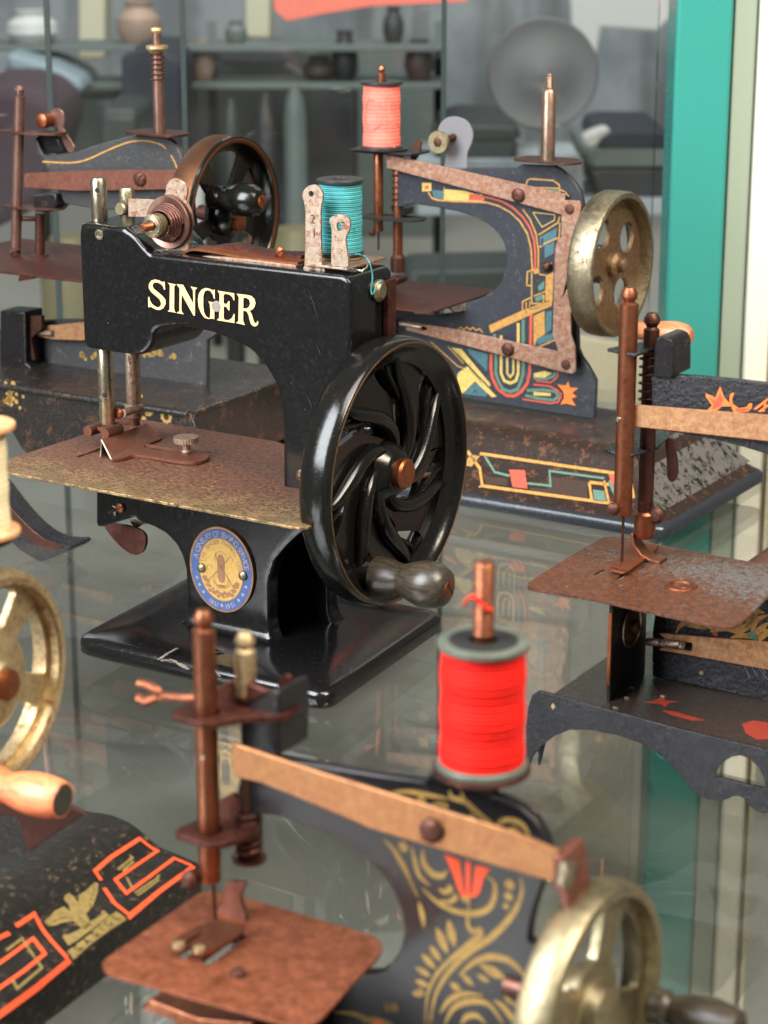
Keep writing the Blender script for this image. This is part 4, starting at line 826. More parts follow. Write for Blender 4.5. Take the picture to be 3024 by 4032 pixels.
deco('printed_pattern', 'litho', [[(-7.949,10.337),(-7.142,10.333),(-7.112,10.174),(-7.6,9.902)],[(-7.615,9.437),(-7.538,9.49),(-7.542,9.21),(-7.634,9.155)]], [(0.025,[(-11.225,4.676),(-11.156,4.488)]),(0.025,[(-11.124,4.58),(-11.055,4.391)]),(0.025,[(-11.023,4.484),(-10.954,4.295)]),(0.025,[(-10.922,4.387),(-10.853,4.199)]),(0.025,[(-10.821,4.291),(-10.752,4.103)]),(0.025,[(-10.72,4.195),(-10.652,4.007)]),(0.025,[(-10.62,4.099),(-10.551,3.911)]),(0.025,[(-10.519,4.003),(-10.45,3.815)]),(0.025,[(-10.418,3.907),(-10.349,3.719)]),(0.025,[(-10.317,3.811),(-10.249,3.623)]),(0.025,[(-10.217,3.715),(-10.148,3.527)]),(0.03,[(-10.512,3.088),(-10.42,3.223),(-10.263,3.094)])], k=6)
deco('printed_line', 'yellow', (), [(0.035,[(-8.003,10.402),(-7.066,10.385),(-7.086,10.176),(-7.599,9.879),(-8.003,10.402)])], k=7)
# printed frame on the front slope of the base
def slope(p): return (p[0], p[1]-.006, p[1]+.25+.01)
deco('base_print', 'gold', (), [(0.09,[(-8.302,1.429),(-2.613,1.474),(-1.864,1.186),(-1.588,0.844)]),(0.09,[(-8.852,1.445),(-8.045,0.986),(-7.647,0.486),(-2.055,0.599)]),(0.08,[(-7.747,0.474),(-7.612,0.242),(-1.908,0.319)]),(0.09,[(-3.522,1.099),(-3.161,0.613)]),(0.09,[(-3.522,1.099),(-2.727,1.119)]),(0.08,[(-2.972,1.203),(-2.447,0.588)])], put=slope)
deco('base_print', 'green', [[(-3.265,0.902),(-2.821,0.918),(-2.559,0.612),(-3.048,0.589)]], [(0.07,[(-8.058,1.378),(-7.381,0.947),(-6.724,0.908)]),(0.07,[(-5.913,0.773),(-4.95,0.812),(-5.237,1.24),(-3.01,1.275)]),(0.12,[(-2.783,1.226),(-2.277,0.834),(-2.046,0.488)])], put=slope)
for x_ in [-14.2+.9*k for k in range(7)]:
    deco('base_print', ['goldd', 'green', 'redp'][int(x_*10) % 3], [[(x_, 1.0), (x_+.4, 1.0), (x_+.55, 1.35), (x_+.15, 1.35)]], put=slope)
deco('base_print', flat('brown_panel_print', '3c2a20', .35, .3), [[(-5.755,0.676),(-5.048,0.709),(-5.303,1.077),(-3.029,1.121),(-3.541,0.945),(-3.322,0.63),(-5.695,0.568)],[(-7.717,0.79),(-6.781,0.823),(-6.638,0.608),(-7.562,0.559)]], put=lambda p: (p[0], p[1]-.004, p[1]+.256))
deco('base_print', 'redp', [[(-6.847,1.088),(-6.204,1.141),(-5.805,0.617),(-6.42,0.596)],[(-2.907,1.424),(-2.594,1.4),(-2.426,1.118),(-2.632,1.13)]], put=lambda p: (p[0], p[1]-.01, p[1]+.265))
deco('base_print', 'orange', [[(-18.0, 1.5), (-17.4, 1.1), (-16.0, 1.1), (-15.8, 1.5)]], [(.1, [(-18, 1.0), (-15, 1.0)])], put=lambda p: (p[0], p[1]-.01, p[1]+.265))
for mt, y0, y1 in (('orange', 3.0, 4.2), ('green', 4.3, 4.7), ('gold', 4.8, 5.1), ('yellow', 5.4, 6.4), ('redp', 6.5, 6.9), ('green', 1.9, 2.8)):
    b = MB(); b.add([(-18.09, y0, .78), (-17.1, y0, 1.79), (-17.1, y1, 1.79), (-18.09, y1, .78)], [(0, 1, 2, 3)]); b.build('base_end_print', mt, br)
# flat bars, bracket and wheel
ub = [(-14.357,12.19),(-13.945,12.151),(-8.267,11.472),(-6.498,11.236),(-6.567,10.456),(-8.435,10.75),(-14.317,11.67)]
MB().prism(ub, 4.42, 4.5).build('take_up_bar', 'barrust', br, bevel=.02)
lb = [(-13.374,5.687),(-10.934,5.605),(-8.67,5.415),(-6.623,5.261),(-6.603,4.49),(-8.931,4.8),(-12.398,5.215),(-13.43,5.331),(-13.408,5.484),(-12.457,5.438),(-12.457,5.537),(-13.374,5.587)]
MB().prism(lb, 4.42, 4.5).build('lower_bar', 'barrust', br, bevel=.02)
vb = MB()
vv = [(-6.56,10.872),(-6.463,11.039),(-5.853,11.064),(-5.773,10.934),(-5.813,9.701),(-5.883,9.466),(-5.977,9.159),(-6.115,8.616),(-6.106,7.365),(-5.924,7.29),(-5.912,6.872),(-6.091,6.806),(-6.043,6.014),(-5.85,5.566),(-5.797,4.627),(-5.923,4.493),(-6.577,4.533),(-6.599,5.386),(-6.822,5.928),(-6.8,9.201),(-6.681,9.58),(-6.554,9.637)]
vb.prism(vv, 4.28, 4.38); vb.build('side_bracket', 'barrust', br, bevel=.03)
for (q, r_, nm) in (((-8.457,11.058), .27, 'bar_screw'), ((-8.792,5.092), .26, 'bar_screw')): slot_screw([], (q[0], 4.42, q[1]), r_, 'y', br, 'screw', .14, nm, -.5)
for q in ([(-6.224,10.72),(-6.219,4.823)]): MB().lathe([(.19, 4.28), (.18, 4.22), (.1, 4.2), (0, 4.2)], (q[0], 0, q[1]), 'y', 20).build('bracket_rivet', 'screw', br)
q = (-7.328,8.412); MB().lathe([(.18, 4.75), (.19, 4.6), (.12, 4.52), (0, 4.5)], (q[0], 0, q[1]), 'y', 20).build('body_stud', 'rodd', br)
wb = wheel_plain(br, -4.15, 4.75, 8.75, 2.72, 1.05, ('brassspot', 'brassrust'), 4, .21, .54, phase=.6)
MB().lathe([(.5, -4.85), (.45, -4.45), (.3, -4.3), (.28, -4.1), (.15, -4.02), (0, -4.0)], (0, 4.75, 8.75), 'x', 24).build('hub', 'brassrust', wb)
MB().box(-5.5, -4.9, 4.5, 5.0, 8.0, 9.4).build('axle_block', 'black', br, bevel=.05)
q = (7.044,5.599)
handle(wb, -4.1, 4.9, 6.33, [(.3, 0), (.32, .3), (.34, .9), (.46, 1.6), (.50, 2.1), (.42, 2.5), (.25, 2.7), (0, 2.74)], 'wood_p', (0, 0), None)
# needle bar, presser bar, spindles, tension disc
rod('needle_bar', -14.9, 4.75, 9.1, 12.5, .2, 'rod', br); MB().tube([(-14.9, 4.75, 9.2), (-14.9, 4.75, 8.35)], .04, 6).build('needle', 'rodd', br)
rod('presser_bar', -14.15, 5.0, 7.6, 12.2, .2, 'rod', br); MB().helix((-14.15, 5.0, 10.0), .24, 2.1, 9, .04).build('spring', 'rodd', br)
MB().lathe([(.24, 7.5), (.30, 7.55), (.30, 8.1), (.22, 8.2)], (-14.15, 5.0, 0), 'z', 18).build('foot_collar', 'rodd', br)
MB().prism([(-15.418,6.867),(-14.308,7.363),(-13.909,7.316),(-13.958,7.096),(-14.912,6.657)], 4.6, 5.4).build('presser_foot', 'rodd', br, bevel=.05)
slot_screw([], (-15.05, 4.55, 9.05), .14, 'y', br, 'screw', .14, 'needle_screw')
MB().prism(fil([(-15.6, 4.2), (-13.2, 4.3), (-12.9, 5.0), (-13.2, 5.6), (-15.6, 5.4)], .25), 9.62, 9.7, 'z').build('lower_guide', 'holeblk', br)
MB().prism(fil([(-15.9, 4.1), (-13.0, 4.1), (-13.0, 5.7), (-15.9, 5.7)], .3), 12.22, 12.32, 'z').build('upper_guide', 'frontblk', br, bevel=.03)
q = [(-13.762,11.985),(-13.666,12.49),(-13.472,12.751),(-13.277,12.639),(-13.372,12.177),(-13.614,11.828)]; MB().prism(q, 5.3, 5.4).build('thread_finger', 'rodd', br)
MB().prism([(-14.436,10.099),(-13.723,10.07),(-13.761,9.814),(-14.237,9.691)], 4.9, 5.5).build('guide_lug', 'frontblk', br)
td = cat([(-12.018,11.815),(-11.975,12.311),(-12.217,12.623),(-12.345,13.025),(-12.224,13.44),(-11.892,13.704),(-11.466,13.744),(-11.039,13.591),(-10.799,13.2),(-10.841,12.792),(-11.024,12.374),(-11.017,11.843)], 4)
MB().prism(td, 4.95, 5.05).build('tension_plate', paint('grey_tin', '6e6c70', .4, wear='8d8070', amount=.05), br, bevel=.03)
q = (-11.885,12.834); q2 = (-11.6,12.989)
MB().tube([(q2[0], 4.95, q2[1]), (q[0]+.15, 4.4, q[1]+.05)], .13, 12).build('tension_post', 'rodd', br)
MB().ring([(.15, 4.2), (.42, 4.2), (.45, 4.28), (.42, 4.38), (.15, 4.38)], (q[0], 0, q[1]), 'y', 28).build('tension_nut', 'brass', br)
slot_screw([], (q[0], 4.22, q[1]), .17, 'y', br, 'screw', .08, 'nut_screw', .8)
sp_ = [(-7.384,12.375),(-7.46,15.46)]
MB().lathe([(.27, 12.35), (.27, 14.9), (.22, 15.0), (.16, 15.05)]+[(.16 if k % 2 else .14, 15.05+.035*k) for k in range(14)]+[(.1, 15.58), (0, 15.6)], (-7.43, 4.75, 0), 'z', 20).build('tall_spindle', 'rodsteel', br)
MB().prism(fil([(-8.6, 4.1), (-6.2, 3.9), (-5.9, 4.6), (-6.6, 5.6), (-8.6, 5.4)], .25), 12.36, 12.44, 'z').build('spindle_plate', 'rodd', br, bevel=.02)
# plate with tongue and the dark column below
MB().prism(fil([(-18.2, 2.2), (-11.0, 2.2), (-11.0, 7.6), (-18.2, 7.6)], .4), 6.6, 6.68, 'z').build('stitch_plate', 'rustdark', br, bevel=.02)
MB().prism([(-11.74,6.501),(-10.885,6.647),(-10.827,6.354),(-11.349,6.236)], 4.70, 4.745).build('bright_tab', 'nickel', br)
MB().box(-16.6, -14.2, 3.4, 6.4, 2.6, 6.6).build('gear_column', 'frontblk', br, bevel=.05)
rod('shuttle_rod', -14.2, 4.0, 3, 6.5, .12, 'nickel', br)
MB().tube([(-13.6, 4.3, 5.6), (-12.6, 4.3, 5.55)], .09, 8).build('bar_pin', 'nickelr', br)
spool('salmon thread spool on the left top of the rear right machine', B, -14.75, 4.75, 12.34, .78, 2.62, 'pink_thread', 'spoolblk', rim=.84)
rod('spool_pin', -14.75, 4.75, 12.3, 15.55, .15, 'rod', br, ball=.14)
MB().lathe([(.2, 12.32), (1.02, 12.34), (1.04, 12.38), (.2, 12.40)], (-14.75, 4.75, 0), 'z', 32).build('spool_saucer', 'spoolblk', br)
lp = MB(); lp.tube([(-14.75+.30*math.cos(a)*1.25+.02, 4.75-.76+.02*math.cos(a*3), 13.75+.58*math.sin(a)) for a in [2*PI*k/28 for k in range(29)]], .014, 6); lp.tube(cat([(-14.2, 4.2, 14.5), (-14.0, 4.2, 13.6), (-14.0, 4.15, 12.8), (-13.8, 4.2, 12.5)], 6), .014, 6)
lp2 = top(lp.build('thread_loop', 'pink_thread'), 'loose salmon thread looping over the side of its spool', 'thread'); lp2.location = br.location; lp2.rotation_euler = br.rotation_euler

# ================================================================ right machine, black with orange flowers
Rf = FR['R']
rm = thing('toy_sewing_machine', 'black tin toy sewing machine with orange flower print, cut off by the right edge', 'sewing machine', Rf, 'toy sewing machines')
# base with scalloped skirt
sk = [(0.225,2.217),(0.053,2.067),(-0.061,1.718),(-0.115,1.126),(-0.099,0.384),(-0.111,-0.09),(-0.024,0.015),(0.091,0.319),(0.359,0.696),(0.734,1.067),(1.163,1.321),(1.699,1.434),(2.497,1.457),(3.288,1.353),(3.869,1.093),(4.295,0.75),(4.618,0.411),(4.879,0.28),(5.134,0.257),(5.386,0.289),(5.583,0.381),(5.729,0.486),(5.876,0.54),(6.028,0.503),(6.186,0.336),(6.39,0.231),(6.588,0.227),(6.875,0.395),(7.34,0.805),(8.24,1.062),(8.195,1.794),(6.591,1.928),(4.294,1.991),(2.211,2.105),(1.14,2.172)]
mo = [(5.206,0.902),(5.271,1.121),(5.436,1.36),(5.652,1.544),(5.872,1.632),(6.121,1.596),(6.352,1.436),(6.512,1.195),(6.592,0.896),(6.157,0.888),(5.607,0.916)]
MB().prism(sk, .25, .37, 'y', [mo]).build('front_skirt', 'blackt', rm, bevel=.05, seg=3)
rl = MB(); e0 = [(0.227,2.165),(8.201,1.697)]
xr = e0[1][0]
rl.tube([(e0[0][0]+.1, .40, 1.72), (3, .40, 1.72), (xr, .40, 1.72)], .13, 14); rl.build('rolled_edge', 'blackt', rm)
MB().prism(fil([(e0[0][0], .38), (xr, .38), (xr, 7.0), (e0[0][0], 7.0)], [.3, 0, 0, .3]), 1.76, 1.84, 'z').build('base_top', paint('dark_gloss_base_top', (.022, .016, .014), .2, wear='4a2c1e', amount=.02, scale=1.2, bump=.3, bscale=10, speck=.3), rm, bevel=.03)
sd = MB(); sd.prism([(.3, 1.8), (.3, .1), (.6, .7), (1.3, 1.0), (5.5, 1.0), (6.6, .1), (6.9, .1), (6.9, 1.8)], e0[0][0], e0[0][0]+.1, 'x').build('side_skirt', 'blackt', rm, bevel=.03)
MB().prism([(e0[0][0]+.1, 1.8), (e0[0][0]+.1, .1), (.8, .8), (6, .9), (xr, .1), (xr, 1.8)], 6.9, 7.0).build('rear_skirt', 'blackt', rm)
fz1 = fz(1.845)
deco('base_flower_print', flat('dull_red_print', '7a2c22', .35, .3), [[(2.493,1.784),(2.728,2.034),(2.767,2.307),(2.851,2.421),(2.965,2.223),(3.33,2.364),(3.131,2.089),(3.155,1.794),(2.969,1.914),(2.805,1.862)],[(3.147,1.514),(3.439,1.629),(3.892,1.552),(4.442,1.478),(4.113,1.28),(3.56,1.353)],[(5.312,1.734),(5.472,2.097),(5.798,2.174),(6.143,1.939),(6.415,1.235),(6.034,0.935),(5.63,1.194)]], parent=rm, put=fz1)
# body behind
rbo = [(1.629,10.16),(1.958,10.212),(2.916,10.28),(3.86,10.31),(4.835,10.315),(6.6,10.329),(6.791,7.234),(6.72,8.394),(4.933,8.483),(4.415,8.571),(3.466,8.671),(2.503,8.727),(1.821,8.73),(1.683,8.758)]
MB().prism([(1.629,10.16),(1.958,10.212),(2.916,10.28),(3.86,10.31),(4.835,10.315),(6.6,10.329),(7.169,8.368),(5.812,8.401),(4.933,8.483),(4.321,8.581),(3.465,8.68),(2.503,8.727),(1.821,8.73),(1.683,8.758)], 3.6, 3.85).build('arm_plate', 'blackt', rm, bevel=.04)
MB().prism([(2.001,3.9),(5.121,4.965),(6.348,4.924),(6.543,1.615),(5.29,1.804),(2.355,1.856),(1.97,1.861),(1.923,3.088)], 3.6, 3.85).build('lower_body_plate', 'blackt', rm, bevel=.04)
blk = [(1.707,10.164),(1.74,10.562),(1.745,10.926),(1.775,11.157),(1.868,11.248),(2.061,11.242),(2.218,11.178),(2.286,11.032),(2.316,10.309),(2.306,10.208)]
MB().prism(blk, 3.45, 4.6).build('head_block', 'frontblk', rm, bevel=.08, seg=3)
def gplate(nm, q, z, t=.09): return MB().prism(q, z-t, z, 'z').build(nm, 'blackt', rm, bevel=.03)
gplate('upper_guide', [(0.545,3.166),(1.264,2.937),(1.479,2.945),(1.575,3.859),(1.174,4.752),(0.772,4.002)], 10.837)
gplate('lower_guide', [(0.487,3.262),(0.814,3.046),(1.383,3.101),(1.657,4.131),(1.487,5.303),(1.142,5.971),(0.766,4.44),(0.448,3.824)], 8.122)
# rods (radius 0.24 / 0.22)
rod('needle_bar', 1.12, 3.2, 6.42, 12.52, .245, 'rod', rm, ball=.22)
MB().tube([(1.15, 3.2, 6.5), (1.15, 3.2, 4.95)], .042, 8).build('needle', 'rodd', rm)
slot_screw([], (.98, 2.96, 6.62), .17, 'y', rm, 'screw', .16, 'needle_screw', .1)
MB().lathe([(.07, 2.96), (.06, 2.94), (0, 2.93)], (1.03, 0, 9.04), 'y', 12).build('bar_pin', 'nickel', rm)
rod('presser_bar', 1.42, 4.0, 6.3, 11.75, .21, 'rodd', rm, ball=.22)
MB().helix((1.42, 4.0, 8.85), .27, 1.75, 8, .035).build('spring', 'rodd', rm)
pf = MB(); pf.lathe([(.24, 6.35), (.29, 6.28), (.29, 5.75), (.22, 5.6)], (1.42, 4.0, 0), 'z', 20); pf.build('foot_collar', 'rod', rm)
MB().sheet([(1.2, 5.75), (1.25, 5.45), (1.45, 5.2), (1.75, 5.1), (2.0, 5.08)], 3.75, 4.25, .09).build('foot_shank', 'rod', rm, bevel=.02)
MB().prism([(1.423,5.031),(1.571,4.304),(1.649,2.433),(1.602,2.32),(1.18,2.373),(1.156,2.529),(1.375,2.489),(1.371,2.658),(1.068,2.717),(0.765,4.453),(0.72,4.885)], 5.06, 5.12, 'z').build('presser_foot', 'rust', rm, bevel=.015)
q = (1.747,6.29); MB().lathe([(.22, 4.1), (.24, 3.95), (.15, 3.85), (0, 3.83)], (q[0], 0, q[1]), 'y', 16).build('foot_screw', 'screw', rm)
lv = [(1.707,8.21),(1.902,8.283),(1.961,8.055),(2.06,7.691),(2.076,7.313),(1.999,7.136),(1.875,7.118),(1.794,7.273),(1.763,7.697)]
MB().prism(cat(lv, 3, True), 4.5, 4.6).build('presser_lever', 'rodd', rm, bevel=.03)
# coppery lever bar
MB().prism([(1.31,9.367),(1.353,9.4),(4.99,9.592),(6.747,9.681),(6.8,8.831),(5.027,8.911),(1.375,8.811),(1.325,8.832)], 3.28, 3.36).build('take_up_bar', 'barcream', rm, bevel=.02)
# stitch plate with slots
rp = [(-0.319,0.504),(-0.389,2.589),(-0.373,5.335),(-0.044,5.532),(2.409,5.34),(4.475,5.25),(5.654,5.183),(5.424,2.818),(5.586,1.128),(5.609,0.395),(5.498,0.004),(3.699,0.146),(1.708,0.346),(-0.061,0.248)]
rs = [[(0.837,2.085),(0.98,2.069),(0.986,2.634),(0.843,2.669)],[(1.471,2.028),(1.637,2.094),(1.641,2.567),(1.489,2.595)]]
MB().prism(fil(rp, [.25, 0, .1, .1, 0, 0, .2, .3, .1, .1, .3, 0, 0, .2]), 4.92, 5.0, 'z', rs).build('stitch_plate', 'plateR', rm, bevel=.025)
q = (3.215,2.38); MB().ring([(.28, 5.0), (.30, 5.05), (.40, 5.04), (.42, 5.0)], (q[0], q[1], 0), 'z', 28).build('plate_ring', 'rust', rm)
MB().lathe([(.14, 5.0), (.12, 5.03), (0, 5.03)], (q[0]+.1, q[1], 0), 'z', 12).build('plate_screw', 'screw', rm)
# inner upright sheet with spring and pivot
vx = 1.75
vsx = [(1.618,1.4,4.429),(1.698,1.4,1.95)]
MB().box(vsx[1][0]-.05, vsx[1][0]+.06, 1.4, 3.6, 1.85, 4.92).build('upright_sheet', 'frontblk', rm, bevel=.02)
MB().box(vsx[1][0]-.055, vsx[1][0]+.055, 1.36, 1.42, 2.3, 4.3).build('upright_edge', 'copper', rm, bevel=.01)
MB().lathe([(.42, 0), (.42, .04), (.2, .06), (.2, .22), (.12, .26), (0, .26)], (vsx[1][0]+.07, 2.5, 3.6), 'x', 24).build('pivot_screw', 'rodd', rm)
MB().ring([(.52, .05), (.56, .08), (.58, .05), (.56, .02)], (vsx[1][0]+.07, 2.5, 3.6), 'x', 32).build('pivot_spring', 'nickel', rm)
MB().prism([(2.258,3.253),(2.485,3.284),(5.313,3.564),(6.783,3.671),(6.832,2.862),(5.352,2.831),(2.936,2.813),(2.504,2.8),(2.276,2.794),(2.392,2.896),(3.199,2.932),(3.236,3.055),(3.215,3.167),(2.436,3.143)], 3.28, 3.36).build('lower_bar', 'barcream', rm, bevel=.02)
q = [(1.987,3.015),(2.473,3.079),(3.01,3.117)]; MB().tube([(q[0][0], 3.15, q[0][1]), (q[2][0], 3.15, q[2][1])], .11, 12).build('sliding_pin', 'nickelr', rm)
for x, z in q[1:]: MB().lathe([(.1, 3.15), (.1, 3.02), (.05, 2.98), (0, 2.98)], (x, 0, z), 'y', 14).build('pin_rivet', 'nickel', rm)
MB().lathe([(.06, 3.6), (.06, 3.57), (0, 3.57)], ((3.396,2.258)[0], 0, (3.396,2.258)[1]), 'y', 12).build('body_rivet', 'brass', rm)
# flower print on arm and lower body
PR = fy(3.592)
ou = [[(3.181,9.778),(3.167,9.876),(3.441,9.788),(3.554,10.104),(3.675,9.839),(3.799,9.719),(3.895,9.663),(3.851,9.612),(3.617,9.583),(3.491,9.444),(3.221,9.428),(3.357,9.573)],[(3.873,9.637),(3.82,9.766),(3.836,9.926),(3.926,9.996),(3.938,9.939),(3.888,9.82),(3.918,9.688),(4.086,9.596),(4.294,9.645),(4.359,9.752),(4.442,9.763),(4.434,9.64),(4.346,9.539),(3.952,9.466)],[(4.482,9.624),(4.857,9.962),(4.87,9.897),(4.552,9.61)],[(4.6,9.571),(4.875,9.808),(4.878,9.741),(4.693,9.569)],[(4.772,9.84),(4.817,9.854),(4.785,9.594),(4.729,9.587)],[(4.895,10.123),(5.272,9.946),(5.726,9.958),(5.967,9.722),(5.289,9.636),(4.96,9.774)]]
deco('flower_print', 'orange', ou, parent=rm, put=PR)
deco('flower_print', 'redp', [[(3.272,9.755),(3.449,9.713),(3.565,9.963),(3.637,9.746),(3.596,9.605),(3.482,9.522),(3.365,9.485),(3.407,9.604)],[(3.998,9.574),(4.323,9.615),(4.384,9.703),(4.349,9.573),(4.048,9.508)]], parent=rm, put=fy(3.588))
def leafline(mb, pts, w, put): mb.ribbon(cat(pts, 5), [w*math.sin(PI*(.08+.86*i/((len(pts)-1)*5))) for i in range((len(pts)-1)*5+1)], put)
for q, w in ([([(2.619,3.246),(2.754,3.483),(2.99,3.631),(3.311,3.637),(3.743,3.506)],0.16),([(2.834,3.524),(3.156,3.53),(3.477,3.51)],0.12),([(3.586,3.451),(4.001,3.632),(4.368,3.647),(4.671,3.858),(4.81,4.194)],0.2),([(4.17,3.402),(4.532,3.521),(4.898,3.485)],0.14),([(4.576,3.685),(4.712,4.073),(4.858,4.254),(5.066,4.24)],0.2),([(4.741,3.508),(4.8,3.882),(4.92,4.059),(5.166,4.206)],0.16),([(4.847,3.475),(4.939,3.7),(5.177,4.002)],0.2),([(4.953,3.443),(5.096,3.677),(5.346,3.826)],0.2),([(5.413,3.529),(5.701,3.892),(6.16,3.874)],0.25)]): fl = MB(); leafline(fl, q, w, PR); fl.build('flower_print', 'gold', rm)
deco('flower_print', 'green', [[(4.609,3.616),(4.787,3.701),(4.923,3.596),(4.895,3.435),(4.693,3.502)]], parent=rm, put=fy(3.586))
deco('flower_print', 'redp', [[(3.644,3.438),(3.774,3.488),(3.806,3.379),(3.69,3.357)]], parent=rm, put=fy(3.586))
sc2 = MB(); rg = random.Random(5)
for k in range(16):
    x0 = 4.4+rg.random()*1.6; z0 = 2.9+rg.random()*.3; sc2.ribbon([(x0, z0), (x0+.25+rg.random()*.3, z0-.25-rg.random()*.35)], [.003, .016], fy(3.59))
sc2.build('scratch_marks', flat('pale_scratch', '8c8c92', .5), rm, kind='stuff')
for i, (x, y) in enumerate([(1.813,2.594),(2.793,2.465),(2.073,1.068),(2.026,1.862)]):
    MB().prism(fil([(x-.07, y-.02), (x+.05, y-.03), (x+.09, y+.02), (x-.02, y+.03)], .01), 1.845, 1.87, 'z').build('paint_flake', 'cream', rm)
q = (0.67,1.883); MB().prism(fil([(q[0]-.06, q[1]), (q[0], q[1]-.1), (q[0]+.07, q[1]), (q[0], q[1]+.1)], .02), .235, .252).build('paint_chip', 'cream', rm)

# ================================================================ brown printed tin base behind the right machine
bt = thing('tin_base', 'brown rusty tin machine base with faded red and green print at the right edge', 'machine base', (16.2, 66, -31), None)
tbm = MB(); tray(tbm, -5.2, 9, -.5, 8, [(0, 0), (0, .3), (.3, .6), (.8, 1.0), (1.4, 1.9), (1.9, 2.4), (2.6, 2.6)], .8); tbm.build('base_shell', paint('rusty_brown_tin', '4a2c20', .4, wear='7a4a34', amount=.15, scale=1.2, bump=.5, bscale=12, speck=.2), bt, sharp=60)
for mt, q in (('redp', [(-3.5, .6), (-2.2, .7), (-1.8, 1.1), (-3.0, 1.0)]), ('green', [(-3.6, 1.1), (-2.6, 1.2), (-2.4, 1.5), (-3.4, 1.4)]), ('gold', [(-2.0, .5), (-1.4, .6), (-1.2, 1.3), (-1.9, 1.2)])):
    MB().poly([(p[0], p[1]) for p in q], lambda p: (p[0], p[1]-.35, 1.0+(p[1]-.3)*1.5*.6+.1)).build('faded_print', mt, bt)

# ================================================================ front machine with gold scroll print and red thread
Ff = FR['F']
fm = thing('toy_sewing_machine', 'black toy sewing machine with gold scroll print, rusty plate and red thread, nearest the camera', 'sewing machine', Ff, 'toy sewing machines')
YF = 2.75
fb = [(1.387,6.908),(2.076,6.925),(3.113,7.025),(4.121,7.104),(5.295,7.217),(5.342,7.388),(6.149,7.418),(6.385,7.281),(6.803,7.293),(7.172,7.208),(7.495,7.025),(7.71,6.748),(7.829,6.342),(7.7,5.95),(7.61,5.692),(7.52,5.386),(7.442,5.033),(7.412,4.716),(7.536,4.632),(7.905,4.499),(8.399,4.048),(8.549,3.015),(7.959,2.34),(3.239,1.082),(2.389,1.21),(2.678,1.485),(3.443,2.317),(3.501,2.544),(3.21,2.57),(3.089,2.692),(3.188,2.82),(3.479,2.963),(3.911,3.045),(4.243,3.142),(4.432,3.285),(4.618,3.493),(4.781,3.802),(4.858,4.214),(4.802,4.544),(4.616,4.924),(4.339,5.237),(3.966,5.484),(3.544,5.634),(3.07,5.731),(2.347,5.79),(1.857,5.744),(1.182,5.592),(1.119,6.083)]
MB().prism(fb, YF, YF+.25).build('body_plate', 'frontblk', fm, bevel=.03)
blk = [(1.254,6.996),(1.251,7.642),(1.342,7.784),(1.663,8.065),(2.013,8.26),(2.1,8.308),(2.161,8.23),(2.164,7.99),(2.13,7.01),(1.288,6.942)]
MB().prism(blk, 2.7, 3.7).build('head_block', 'frontblk', fm, bevel=.06, seg=3)
MB().prism([(1.501,7.349),(1.711,7.332),(3.554,7.209),(5.788,7.119),(7.357,7.045),(8.296,6.914),(8.311,6.344),(8.179,6.31),(6.451,6.337),(4.54,6.387),(2.94,6.612),(2.116,6.71),(1.59,6.678),(1.49,6.886)], 2.1, 2.19).build('take_up_bar', 'barorange', fm, bevel=.02)
MB().prism([(8.226,6.876),(8.387,6.815),(8.487,6.37),(8.611,5.714),(8.447,5.886),(8.351,6.162),(8.241,6.305)], 2.05, 2.9).build('bar_return', 'barbrown', fm, bevel=.02)
q = (8.474,6.52); MB().tube([(q[0], 2.0, q[1]-.15), (q[0]+.02, 2.1, q[1]+.25)], .15, 14).build('return_pin', 'brassspot', fm)
q = (5.829,6.681); slot_screw([], (q[0], 2.1, q[1]), .23, 'y', fm, 'screw', .14, 'bar_screw', .9)
# needle bar, presser bar and their looped guides
rod('needle_bar', .93, 2.1, 4.42, 9.86, .215, 'rodf', fm, ball=.2, n=24)
MB().lathe([(.05, 1.9), (.045, 1.87), (0, 1.865)], (.98, 0, 7.02), 'y', 12).build('bar_pin', 'nickel', fm)
MB().tube([(1.0, 2.1, 4.5), (1.03, 2.1, 3.55)], .04, 8).build('needle', 'rodd', fm)
q = (0.637,4.51); MB().lathe([(.17, 1.9), (.18, 1.75), (.1, 1.65), (0, 1.64)], (q[0]+.05, 0, q[1]), 'y', 18).build('needle_screw', 'screw', fm)
rod('presser_bar', 1.30, 2.85, 8.0, 9.28, .2, 'cream', fm, ball=.19, n=20)
rod('presser_bar', 1.30, 2.85, 4.6, 6.3, .15, 'rodd', fm)
MB().helix((1.30, 2.85, 4.75), .22, .95, 6.5, .06, 8).build('spring', 'rodd', fm)
MB().lathe([(.2, 4.62), (.33, 4.64), (.34, 4.7), (.2, 4.74)], (1.30, 2.85, 0), 'z', 20).build('foot_collar', 'rodd', fm)
def loop(nm, z, pts, mat):
    return MB().prism(fil(pts, .3, 6), z-.06, z+.06, 'z', [circ(.95, 2.1, .25, 18)]).build(nm, mat, fm, bevel=.04, seg=2)
loop('upper_guide', 7.785, [(.35, 1.65), (1.35, 1.6), (1.6, 2.2), (2.3, 2.75), (2.2, 3.5), (1.0, 3.3), (.4, 2.6)], 'rustdark')
loop('lower_guide', 5.404, [(.35, 1.65), (1.4, 1.6), (1.65, 2.1), (1.7, 2.75), (1.3, 3.0), (.5, 2.5)], 'rustdark')
q = [(0.565,5.461),(0.645,5.735),(0.94,5.932),(1.1,5.844),(1.11,5.53),(0.923,5.262),(0.628,5.093)]; MB().prism(q, 2.85, 2.95).build('guide_web', 'rustdark', fm)
q = [(1.71,8.169),(1.8,8.325),(1.94,8.384),(2.014,8.262),(1.97,8.101),(1.828,7.887),(1.706,7.954)]; MB().prism(cat(q, 3, True), 3.3, 3.4).build('thumb_lever', 'rustdark', fm, bevel=.03)
